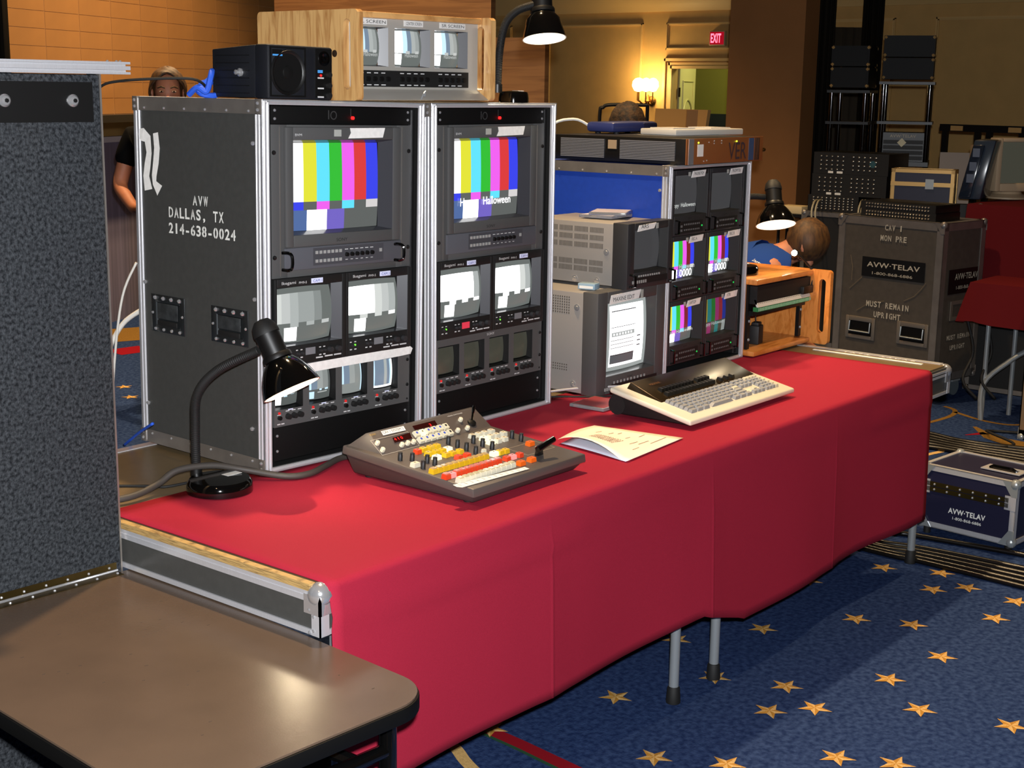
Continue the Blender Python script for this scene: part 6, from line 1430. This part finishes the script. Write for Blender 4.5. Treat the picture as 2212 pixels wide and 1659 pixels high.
standing('person in black t-shirt standing behind the stencilled rack, face half hidden', P, face_cam(P), 1.80, BLKS, NAVT, 'short', HB,
         {'L': [(-.27, -.02, 1.18), (-.19, -.24, 1.08), (-.15, -.30, 1.08)], 'R': [(.26, -.02, 1.18), (.18, -.24, 1.10), (.14, -.30, 1.10)]})
P = pd(1356, 240, 6.9)
standing('person with dark curly hair standing behind the blue rack, only hair showing', P, face_cam(P, turn=pi), 1.655, BLKS, NAVT, 'curly', HD,
         {'L': [(-.25, 0, 1.16), (-.24, -.05, .92), (-.24, -.06, .85)], 'R': [(.25, 0, 1.16), (.24, -.05, .92), (.24, -.06, .85)]})
# crouching person in blue at the orange oak box
org = pd(1560, 600, 6.8); t = thing('person', 'person in blue t-shirt bending down behind the orange oak box', 'person', (org.x, org.y, 0)); O = Vector((org.x, org.y, 0))
def L_(u, v, d): return pd(u, v, d)-O
head = L_(1738, 528, 6.6); chest = L_(1645, 575, 6.65); pel = Vector((.0, .05, .86)); nk = L_(1692, 548, 6.6); side = Vector((FW.x, FW.y, 0)).normalized()
hd_dir = (head-nk).normalized()
N = {'pel': (pel, .085), 'wst': (pel.lerp(chest, .5)+Vector((0, 0, .02)), .08), 'chs': (chest, .085), 'nk': (nk, .06), 'jaw': (nk+hd_dir*.07, .07), 'hed': (head, .085), 'top': (head+hd_dir*.06, .06)}
E = chain('pel', 'wst', 'chs', 'nk', 'jaw', 'hed', 'top')
for s, nm in ((-1, 'L'), (1, 'R')):
    sh = chest+hd_dir*.03+side*s*.17; el = sh+Vector((.08, -.02, -.24)); wr = el+Vector((.14, -.05, -.14))
    for q, p, r in (('sh', sh, .055), ('el', el, .042), ('wr', wr, .03), ('hd', wr+Vector((.05, -.02, -.03)), .03)): N[q+nm] = (p, r)
    E += [('chs', 'sh'+nm)]+chain('sh'+nm, 'el'+nm, 'wr'+nm, 'hd'+nm)
    for f in range(4): N['f%d%s' % (f, nm)] = (wr+Vector((.12, -.04+(f-1.5)*.018, -.06)), .009); E.append(('hd'+nm, 'f%d%s' % (f, nm)))
    N['th'+nm] = (wr+Vector((.07, .03, -.02)), .01); E.append(('hd'+nm, 'th'+nm))
    hp_ = pel+side*s*.09+Vector((0, 0, -.08)); kn_ = Vector((hp_.x+.10, hp_.y-.05, .44)); an_ = Vector((hp_.x-.04, hp_.y, .08)); ft_ = Vector((hp_.x+.12, hp_.y-.08, .04))
    for q, p, r in (('hp', hp_, .085), ('kn', kn_, .058), ('an', an_, .04), ('ft', ft_, .036)): N[q+nm] = (p, r)
    E += [('pel', 'hp'+nm)]+chain('hp'+nm, 'kn'+nm, 'an'+nm, 'ft'+nm)
    MB().sph(ft_.lerp(an_, .3)*1.0+Vector((0, 0, .0)), .075, 12, (1.6, .8, .6)).build('shoe', BLK, t)
b = skinned('body', N, E, SKIN, t)
S = {q: (N[q][0], r_) for q, r_ in (('wst', .135), ('pel', .15), ('chs', .155), ('shL', .085), ('shR', .085))}
for nm in 'LR': S['sl'+nm] = (N['sh'+nm][0].lerp(N['el'+nm][0], .6), .068)
S['nk'] = (chest.lerp(nk, .75), .085)
BLUS = mat('blue_cotton', '24448c', .9, spec=.1); shirt = skinned('shirt', S, [('wst', 'pel'), ('wst', 'chs'), ('chs', 'nk'), ('chs', 'shL'), ('chs', 'shR'), ('shL', 'slL'), ('shR', 'slR')], BLUS, t)
Tn = {'pel': (pel, (.15, .14))}
for nm in 'LR':
    for q in ('hp', 'kn', 'an'): Tn[q+nm] = (N[q+nm][0], N[q+nm][1]*1.18)
skinned('trousers', Tn, [e for nm in 'LR' for e in [('pel', 'hp'+nm)]+chain('hp'+nm, 'kn'+nm, 'an'+nm)], NAVT, t)
# hair and ear; the face looks down to the right
hm = MB().sph((0, 0, 0), .108, 20, (1, .92, .95)); 
for i, p in enumerate(hm.v): hm.v[i] = p*(1+.018*sin(p.x*70)+.018*sin(p.z*80+p.y*50))
h_ = hm.build('hair', HB, t, ang=180); h_.location = head+hd_dir*.015-side*.012+Vector((0, 0, .018))
MB().sph(nk+hd_dir*.085-side*.085+Vector((0, 0, .01)), .03, 10, (.7, .5, 1)).build('ear', SKIN, b)
MB().sph(head+hd_dir*.03+Vector((0, 0, -.095)), .02, 10).build('nose', SKIN, b)
for dx in (-.03, .03): MB().sph(head+hd_dir*.06+side*dx+Vector((0, 0, -.075)), .011, 8).build('eye', WHITE, b)
c_ = L_(1612, 548, 6.45); ang = radians(-38); X_ = (RT*cos(ang)+UP*sin(ang)); Y_ = (UP*cos(ang)-RT*sin(ang)); Bt = Matrix((X_, Y_, X_.cross(Y_))).transposed().to_4x4(); Bt.translation = c_
for s_, dy, m, wd in (('Showtime Electronics'[9:], 0, WHITE, .13), ('systems', -.035, mat('orange_print', 'd89030', .6), .07)):
    o = txt(shirt, s_, m, Bt, 0, dy, wd, .020, name='shirt_print', bold=.02); md = o.modifiers.new('wrap', 'SHRINKWRAP'); md.target = shirt; md.wrap_method = 'PROJECT'; md.use_project_z = False; md.wrap_method = 'NEAREST_SURFACEPOINT'; md.offset = .004
